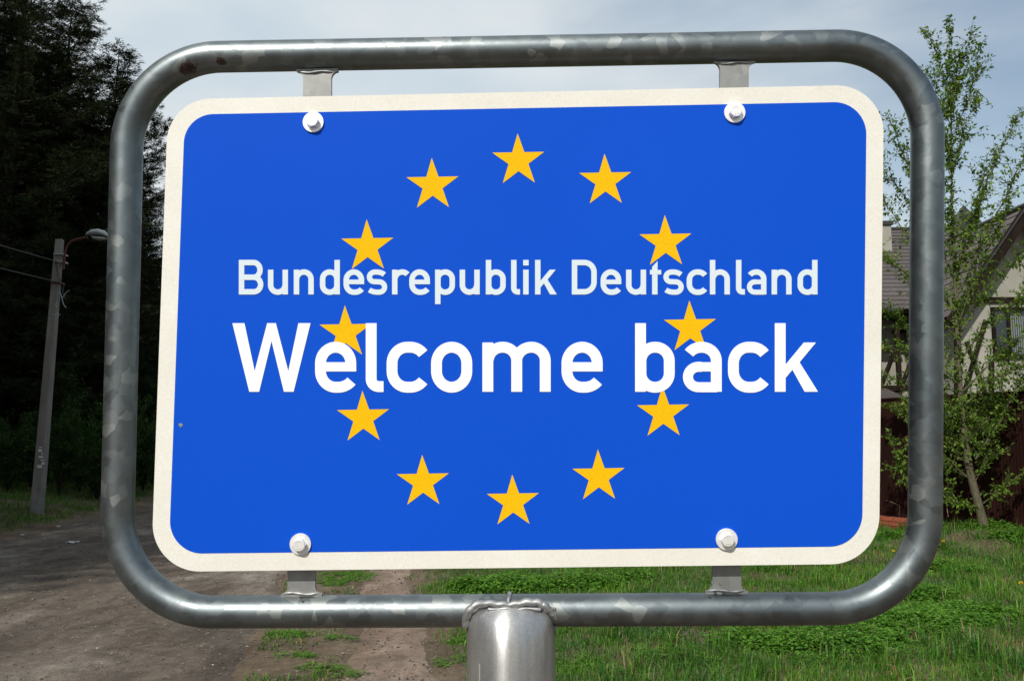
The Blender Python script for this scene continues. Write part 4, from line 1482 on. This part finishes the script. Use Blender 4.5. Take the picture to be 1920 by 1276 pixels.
    for s_ in (-.28, .30):
        mb = MB(); 
        for q in range(5): mb.box((9.3 + s_ + q * .05 - .1, 24.275 + .01 * (q % 2), fl[2] + 1.05), (.048, .01, 1.7))
        mb.build('curtain', M_curt, wl)
    # low lean-to roof under the balcony
    l0 = at(1650, 757, 21.2)
    a = np.array([5.2, 21.2, l0[2]]); U = np.array([4.9, 0, 0]); Vv = np.array([0, 1.9, at(1650, 728, 23.1)[2] - l0[2]])
    slope_fix('lean_to_roof', hs, [(a, U, Vv)], [(a, a + U, a + U + Vv, a + Vv)])
    mb = MB(); mb.box((7.65, 22.3, l0[2] / 2 - .15), (4.5, 1.8, l0[2] - .1)); mb.build('lean_to_wall', M_plaster, hs)
    rebase(hs, (12.0, 24.0, 0.0))


build_house()

# ================================================================== STREET LAMP, wires
M_conc = mat('weathered_concrete', rough=0.9, spec=0.2)
g = NG(M_conc); n1 = g.noise(2.2, 6, 0.65, sc3=(3, 3, .7)); n2 = g.noise(50, 4)
c = g.ramp(n1.outputs['Fac'], [(0.3, (0.17, 0.155, 0.135)), (0.7, (0.27, 0.25, 0.225))]).outputs['Color']
g.color(g.mix(1, c, g.ramp(n2.outputs['Fac'], [(0.3, (.8,) * 3), (.7, (1.15,) * 3)]).outputs['Color'], 'MULTIPLY')); g.bump(n2.outputs['Fac'], .4, .01)
M_rust = mat('red_brown_steel', (0.10, 0.03, 0.018), 0.7, 0.2)
M_lamp = mat('grey_lamp_housing', (0.36, 0.38, 0.38), 0.45, 0.2)
M_lglass = mat('frosted_lamp_glass', (0.30, 0.31, 0.29), 0.25)
M_cable = mat('black_cable', (0.03, 0.03, 0.03), 0.5)
M_white_s = mat('white_scrap', (0.6, 0.6, 0.57), 0.8)

LB = G(68, 968)
LY = LB[1]


def build_lamp():
    t = thing('street_lamp', 'leaning square concrete street lamp pole with a curved arm at the forest edge', 'street lamp', (0, 0, 0))
    a = np.array(LB) - np.array([0, 0, .3]); b = at(112, 449, LY)
    mb = MB()
    vs = []
    for p, w in ((a, .105), (b, .066)):
        for (sx, sy) in ((-1, -.82), (-.8, -1), (.8, -1), (1, -.82), (1, .82), (.8, 1), (-.8, 1), (-1, .82)):
            vs.append(p + np.array([sx * w, sy * w, 0]))
    mb.add(vs, [(i, (i + 1) % 8, (i + 1) % 8 + 8, i + 8) for i in range(8)] + [tuple(range(8, 16))])
    mb.build('pole', M_conc, t)
    P = lambda x, y, d=-.12: at(x, y, LY + d)
    mb = MB()
    arm = [P(119, 505), P(120.5, 487), P(122, 472), P(126, 460), P(134, 452), P(148, 447.5), P(164, 444.5)]
    mb.tube(arm, .022, 10); am = mb.build('lamp_arm', M_rust, t)
    for y in (478, 492):
        mb = MB(); c_ = at(115, y, LY); mb.box(tuple(c_ + np.array([.0, -.02, 0])), (.19, .22, .025)); mb.build('clamp', M_lamp, am)
    mb = MB(); c_ = at(108, 531, LY); mb.box(tuple(c_), (.2, .21, .03)); mb.build('clamp', M_rust, t)
    # lamp head: shell with rounded top, lofted along its length
    prof = [(160, 441, .01, .02), (164, 439, .045, .055), (172, 437, .075, .08), (184, 436.5, .085, .10), (196, 439, .075, .095), (203, 443, .05, .06), (207, 446, .01, .02)]
    vs = []; seg = 16
    for (x, y, hz, hy) in prof:
        c_ = P(x, y)
        for j in range(seg):
            q = 2 * math.pi * j / seg
            zz = math.sin(q) * hz * (1.0 if math.sin(q) > 0 else 0.55)
            vs.append(c_ + np.array([0, math.cos(q) * hy, zz]))
    fs = [(i * seg + j, (i + 1) * seg + j, (i + 1) * seg + (j + 1) % seg, i * seg + (j + 1) % seg) for i in range(len(prof) - 1) for j in range(seg)]
    fs += [tuple(range(seg)), tuple(len(vs) - 1 - j for j in range(seg))]
    mb = MB(); mb.add(vs, fs, 0, True); hd = mb.build('lamp_head', M_lamp, t)
    vs = []
    pr = [(171, 443, .01, .02), (176, 446, .035, .07), (187, 447.5, .045, .08), (197, 447.5, .03, .07), (202, 447, .005, .02)]
    for (x, y, hz, hy) in pr:
        c_ = P(x, y)
        for j in range(seg):
            q = 2 * math.pi * j / seg
            vs.append(c_ + np.array([0, math.cos(q) * hy, math.sin(q) * hz]))
    fs = [(i * seg + j, (i + 1) * seg + j, (i + 1) * seg + (j + 1) % seg, i * seg + (j + 1) % seg) for i in range(len(pr) - 1) for j in range(seg)]
    mb = MB(); mb.add(vs, fs, 0, True); mb.build('lamp_glass', M_lglass, hd)
    # loose cables down the pole
    for k, pl in enumerate(([(119, 490), (108, 505), (112, 530), (118, 548), (122, 560)], [(104, 492), (110, 520), (120, 535), (116, 552)], [(117, 558), (124, 548), (130, 544)], [(112, 545), (119, 570), (124, 577)],
                            [(107, 565), (104, 572), (107, 576)], [(100, 590), (108, 586)], [(98, 590), (106, 588), (113, 590)])):
        mb = MB(); mb.tube([at(x, y, LY - .13 - .02 * k) for x, y in pl], .008, 6); mb.build('cable', M_cable if k < 2 else M_lamp, t)
    mb = MB()
    for k in range(7):
        x, y = 76 + rr_.uniform(-4, 5), 838 + k * 6
        c_ = at(x, y, LY - .105); mb.box(tuple(c_), (rr_.uniform(.03, .1), .006, rr_.uniform(.02, .06)))
    o = mb.build('torn_paper', M_white_s, t); o['kind'] = 'stuff'
    rebase(t, tuple(LB))
    return b


ltop = build_lamp()
for k, (py0, pe) in enumerate(((490, 5.6), (528, 5.1))):
    a = at(107, py0, LY - .1); b = np.array([-8.9, -12.0, a[2] + .3])
    pts = []
    for s_ in np.linspace(0, 1, 40):
        p = a + (b - a) * s_
        p[2] -= 1.0 * 4 * s_ * (1 - s_) * .55
        pts.append(p)
    mb = MB(); mb.tube(pts, .011, 6)
    tag(mb.build('overhead_wire', M_cable), ('upper' if k == 0 else 'lower') + ' black wire running from the concrete lamp pole to the left edge', 'wire', 'wires on the lamp pole')
p2 = thing('utility_pole', 'concrete utility pole beside the road that carries the far ends of the wires', 'pole', (-8.95, -12, 0))
mb = MB(); vs = []
for z, w in ((-.3, .11), (6.4, .07)):
    for (sx, sy) in ((-1, -1), (1, -1), (1, 1), (-1, 1)): vs.append((sx * w, sy * w, z))
mb.add(vs, [(i, (i + 1) % 4, (i + 1) % 4 + 4, i + 4) for i in range(4)] + [(4, 5, 6, 7)]); mb.build('pole', M_conc, p2)

# ================================================================== GRASS and small plants
GC = [(0.050, 0.145, 0.013), (0.082, 0.195, 0.018), (0.034, 0.105, 0.011), (0.120, 0.175, 0.026), (0.26, 0.20, 0.10), (0.17, 0.12, 0.06)]


def grass_patch(name, X, Y, hmin, hmax, wts, label=None, width=0.0045, lean=0.5):
    n = len(X)
    Z = gh(X, Y) - 0.008
    H = rng.uniform(hmin, hmax, n)
    az = rng.uniform(0, 6.283, n); le = rng.gamma(2.0, lean / 2, n)
    d = np.stack([np.cos(az), np.sin(az)], 1)
    w = width * rng.uniform(0.7, 1.5, n) * (1 + H * 2)
    B = np.stack([X, Y, Z], 1)
    up = np.array([0, 0, 1.0])
    s = np.stack([-np.sin(az), np.cos(az), az * 0], 1) * w[:, None] * 0.5
    # turn some of the blades edge on
    dd = np.concatenate([d, np.zeros((n, 1))], 1)
    le = np.minimum(le, 1.3)
    mid = B + up * (H * 0.55)[:, None] + dd * (H * le * 0.22)[:, None]
    tip = B + up * (H * (1.0 - 0.33 * le))[:, None] + dd * (H * le * 0.75)[:, None]
    V = np.stack([B - s, B + s, mid - s * .8, mid + s * .8, tip], 1).reshape(-1, 3)
    i = np.arange(n)[:, None] * 5
    T = np.concatenate([i + np.array([[0, 1, 3]]), i + np.array([[0, 3, 2]]), i + np.array([[2, 3, 4]])], 0)
    wts = np.asarray(wts, float)
    patch = fbm(X, Y, 0.9, 55, 3)
    dry = np.clip((patch - 0.50) * 4.0, 0, 1)
    k = rng.choice(6, n, p=wts / wts.sum())
    kd = rng.choice([3, 4, 5, 2], n, p=[.32, .30, .18, .20])
    k = np.where(rng.random(n) < dry * 0.42, kd, k)
    tone = (fbm(X, Y, 2.1, 71, 3) - .5)[:, None] * np.array([[1.5, .9, .3]])
    c = np.array(GC)[k] * (1 + rng.uniform(-.32, .32, (n, 1))) * (1.12 + tone)
    o = link(name, mesh_np(name, V, T, M_grass, col=np.repeat(c, 5, 0)))
    return tag(o, kind='stuff')


def scatter(n, x0, x1, y0, y1, near=True):
    u = rng.random(n)
    Y = y0 + (y1 - y0) * (u ** 1.5 if near else u)
    X = rng.uniform(x0, x1, n)
    return X, Y


X, Y = scatter(430000, -1.2, 9.5, 4.6, 17.5)
off = X - pxr(Y)
dens = sstep(-0.05, 0.3, off + (fbm(X, Y, 1.6, 88) - .5) * 0.7) * (0.55 + 0.45 * sstep(0.34, 0.55, fbm(X, Y, 1.4, 61)))
keep = (rng.random(len(X)) < dens) & (X < Y * 0.63 + 0.3)
grass_patch('grass', X[keep], Y[keep], 0.025, 0.105, [5, 5, 4, 1, .25, .2], lean=0.75)
X, Y = scatter(80000, -1.2, 9.5, 4.6, 16)
keep = (rng.random(len(X)) < sstep(0.0, 0.5, X - pxr(Y))) & (X < Y * 0.63 + 0.3) & (rng.random(len(X)) < .25 + .75 * sstep(.42, .6, fbm(X, Y, 0.9, 55, 3)))
grass_patch('dry_grass', X[keep], Y[keep], 0.02, 0.075, [0, 0, 1, 2, 3, 4], lean=1.3, width=.005)
# taller tufts
cx, cy = scatter(520, 0.5, 9, 4.8, 16)
k = rng.integers(0, len(cx), 20000)
X = cx[k] + rng.normal(0, .06, len(k)); Y = cy[k] + rng.normal(0, .06, len(k))
keep = (X - pxr(Y) > 0.25) & (X < Y * 0.63 + 0.3)
grass_patch('tall_grass', X[keep], Y[keep], 0.10, 0.26, [4, 5, 3, 1.2, .8, .3], width=0.0055, lean=0.9)
# strip between road and path, sparse patches
X, Y = scatter(90000, -5, 0.0, 4.4, 22)
m = fbm(X, Y, 2.4, 14, 4)
inn = (X > rxr(Y) - .12) & (X < pxl(Y) + 0.05)
keep = inn & (rng.random(len(X)) < sstep(0.54, 0.62, m))
grass_patch('verge_weeds', X[keep], Y[keep], 0.02, 0.065, [4, 3, 5, 1, .6, .8], lean=1.2, width=.006)
# left verge
X = rng.uniform(-16, -7.6, 120000); Y = rng.uniform(11.5, 30, 120000)
m = fbm(X, Y, 1.2, 44, 4)
keep = (X < rxl(Y) + 0.05) & (rng.random(len(X)) < sstep(0.1, 0.9, rxl(Y) - X) * (0.3 + .7 * sstep(.4, .55, m))) & (X > -0.62 * Y - 1)
grass_patch('forest_edge_grass', X[keep], Y[keep], 0.04, 0.15, [4, 3, 5, 2, 1, 1], width=.007)


# leafy weeds (ground elder like): stalk with three to five toothed leaflets
def weeds(name, centres, n, hmin, hmax, ls):
    C_ = np.array([c[:2] for c in centres]); Rr = np.array([c[2:] for c in centres])
    k = rng.choice(len(C_), n, p=(Rr[:, 0] * Rr[:, 1]) / (Rr[:, 0] * Rr[:, 1]).sum())
    q = rng.uniform(0, 6.283, n); rad = np.sqrt(rng.random(n)) * rng.uniform(.75, 1.15, n)
    X = C_[k, 0] + Rr[k, 0] * rad * np.cos(q); Y = C_[k, 1] + Rr[k, 1] * rad * np.sin(q)
    Z = gh(X, Y)
    H = rng.uniform(hmin, hmax, n) * (1.1 - .4 * rad)
    top = np.stack([X + rng.normal(0, .02, n), Y + rng.normal(0, .02, n), Z + H], 1)
    Bs = []; Ds = []; Ns = []; Ls = []
    for tier in range(3):
        a0 = rng.uniform(0, 6.283, n)
        hc = top - np.array([0, 0, 1]) * (H * .28 * tier)[:, None]
        for j in range(5 if tier == 0 else 4):
            a = a0 + j * 2 * math.pi / (5 if tier == 0 else 4) + rng.normal(0, .2, n)
            d = np.stack([np.cos(a), np.sin(a), rng.uniform(-.45, .35, n)], 1)
            Bs.append(hc + d * .008 * (1 + tier)); Ds.append(d)
            Ns.append(np.stack([rng.normal(0, .3, n), rng.normal(0, .3, n), np.ones(n)], 1)); Ls.append(rng.uniform(.6, 1.25, n) * ls * (1 + .25 * tier))
    B = np.concatenate(Bs); L = np.concatenate(Ls)
    V, T = leafcards(B, np.concatenate(Ds), np.concatenate(Ns), L, L * .46, 0.16)
    c = tintcol(len(B), [(0.095, 0.235, 0.022), (0.13, 0.28, 0.030), (0.065, 0.17, 0.018)], [4, 3, 3], .2)
    o = link(name, mesh_np(name, V, T, M_leaf, col=c))
    return tag(o, kind='stuff')


def gp(px, py): return G(px, py)[:2]


cs = []
for (px, py, a, b) in ((960, 1095, .55, .35), (1080, 1090, .5, .3), (880, 1098, .25, .2), (1180, 1082, .3, .2)):
    p = gp(px, py + 8); cs.append((p[0], p[1], a, b))
weeds('leafy_weeds', cs, 900, .05, .16, .045)
cs = []
for (px, py, a, b) in ((1700, 1165, .55, .40), (1580, 1190, .5, .32), (1480, 1205, .35, .25), (1800, 1150, .45, .35), (1780, 1060, .3, .3), (1620, 1165, .4, .3), (1720, 1110, .35, .3), (1390, 1195, .25, .15), (1590, 1215, .3, .15)):
    p = gp(px, py + 10); cs.append((p[0], p[1], a, b))
weeds('leafy_weeds', cs, 1700, .05, .15, .042)
cs = []
for (px, py, a, b) in ((1665, 1010, .2, .15), (1850, 1012, .5, .2), (1910, 1005, .4, .2), (1745, 1030, .3, .2)):
    p = gp(px, py); cs.append((p[0], p[1], a, b))
weeds('leafy_weeds', cs, 300, .04, .16, .045)
cs = []
for q_ in range(230):
    a_, b_ = scatter(1, 0.2, 9, 5.2, 15)
    if a_[0] - pxr(b_[0]) > .3 and a_[0] < b_[0] * .62: cs.append((a_[0], b_[0], rng.uniform(.08, .3), rng.uniform(.08, .25)))
weeds('leafy_weeds', cs, 1500, .02, .08, .026)
cs = []
for (px, py, a, b) in ((545, 1190, .22, .15), (640, 1195, .12, .1), (560, 1230, .2, .1), (590, 1250, .2, .1), (650, 1080, .35, .4), (620, 1095, .2, .2), (870, 1200, .15, .2), (860, 1150, .15, .2), (640, 1262, .2, .1), (845, 1240, .1, .15)):
    p = gp(px, py); cs.append((p[0], p[1], a, b))
weeds('leafy_weeds', cs, 420, .01, .035, .022)

# dandelions
M_dand = mat('dandelion_yellow', (0.72, 0.48, 0.01), 0.7)
M_stalk = mat('green_stalk', (0.07, 0.13, 0.03), 0.6)
for (px, py, lab) in ((1676, 1041, 'yellow dandelion flower in the grass left of the frame corner tube'), (1769, 1022, 'small yellow dandelion on the bank below the young tree'),
                      (1915, 1106, 'yellow dandelion at the right edge of the picture above the leafy weeds')):
    p = G(px, py + 10)
    h = 0.12
    t = thing('dandelion', lab, 'flower', tuple(p), 0, 'dandelions in the grass')
    mb = MB(); mb.tube([(0, 0, -.02), (.004, 0, h * .5), (0, -.004, h)], .0018, 5); mb.build('stalk', M_stalk, t)
    n = 70
    q = rng.uniform(0, 6.28, n); el = rng.uniform(-.1, 1.3, n)
    D = np.stack([np.cos(q) * np.cos(el), np.sin(q) * np.cos(el) - .35, np.sin(el)], 1)
    V, T = leafcards(np.tile([0, -.004, h], (n, 1)), D, rv(n) + np.array([0, 0, 1]), .022, .007, .1, .7)
    link('flower_head', mesh_np('flower_head', V, T, M_dand), t)

# stones on road, path and strip
def stones(name, n, fx, y0, y1, smin, smax, cols):
    u = rng.random(n); Y = y0 + (y1 - y0) * u ** 1.7
    X = fx(Y)
    sz = rng.uniform(0, 1, n) ** 4 * (smax - smin) + smin
    base = np.array([[1, 0, 0], [-1, 0, 0], [0, 1, 0], [0, -1, 0], [0, 0, 1], [0, 0, -1]], float)
    V = base[None] * sz[:, None, None] * np.stack([rng.uniform(.7, 1.3, n), rng.uniform(.7, 1.3, n), rng.uniform(.4, .8, n)], 1)[:, None, :]
    V = V + rng.normal(0, .18, V.shape) * sz[:, None, None]
    Z = base_h(X, Y) + (fbm(X, Y, 2.2, 31, 5) - .5) * 0.07 * ((X < rxr(Y)) & (X > rxl(Y))) + .002
    V = V + np.stack([X, Y, Z], 1)[:, None, :]
    T0 = np.array([[0, 2, 4], [2, 1, 4], [1, 3, 4], [3, 0, 4], [2, 0, 5], [1, 2, 5], [3, 1, 5], [0, 3, 5]])
    T = (np.arange(n)[:, None, None] * 6 + T0[None]).reshape(-1, 3)
    o = link(name, mesh_np(name, V.reshape(-1, 3), T, M_stone, col=tintcol(n, cols, [3, 3, 1.2, .15], .25, 6)))
    tag(o, kind='stuff')


M_stone = leafmat('gravel_stone', 0.0, 0.9, 0.2)
SCOL = [(0.09, 0.08, 0.07), (0.15, 0.13, 0.11), (0.20, 0.18, 0.155), (0.32, 0.30, 0.27)]
stones('road_gravel', 26000, lambda Y: rxl(Y) + (rxr(Y) + .2 - rxl(Y)) * rng.random(len(Y)) ** .8, 4.6, 24, .002, .014, SCOL)
stones('path_pebbles', 6000, lambda Y: rxr(Y) + (pxr(Y) - rxr(Y)) * rng.random(len(Y)), 4.6, 18, .002, .014, SCOL)

# scraps of litter by the road
for (px, py, w, rz, lab) in ((136, 1019, .085, .2, 'flat white paper scrap lying on the left side of the gravel road'), (110, 989, .03, 1, 'small pale scrap on the grass verge near the lamp pole'),
                             (42, 1005, .03, .5, 'white scrap at the road edge near the left border of the picture')):
    p = G(px, py)
    mb = MB()
    n = 6
    vs = []
    for i in range(n):
        for j in range(4):
            vs.append(((i / (n - 1) - .5) * w * 2, (j / 3 - .5) * w * .9, .02 + .012 * math.sin(i * 1.7 + j * 2.1)))
    mb.add(vs, [(i * 4 + j, (i + 1) * 4 + j, (i + 1) * 4 + j + 1, i * 4 + j + 1) for i in range(n - 1) for j in range(3)])
    o = mb.build('paper_scrap', M_white_s, None, (p[0], p[1], p[2] + .01)); o.rotation_euler = (0, 0, rz)
    s_ = o.modifiers.new('thickness', 'SOLIDIFY'); s_.thickness = .002
    tag(o, lab, 'litter', 'scraps of litter by the road')

# dry stalks before the fence
M_dry = mat('dry_stalk', (0.26, 0.18, 0.11), 0.9)
for i, (pl, lab) in enumerate((([(1686, 966), (1687, 948), (1675, 942), (1662, 937)], 'bent dry stalk before the brick base between plate and frame tube'),
                               ([(1778, 968), (1774, 940), (1790, 930)], 'thin dry stem leaning before the fence left of the young tree'))):
    mb = MB(); mb.tube([at(x, y, 13.2) for x, y in pl], [.006, .005, .004, .003][:len(pl)], 6)
    tag(mb.build('dry_stalk', M_dry), lab, 'plant', 'dry stalks by the fence')
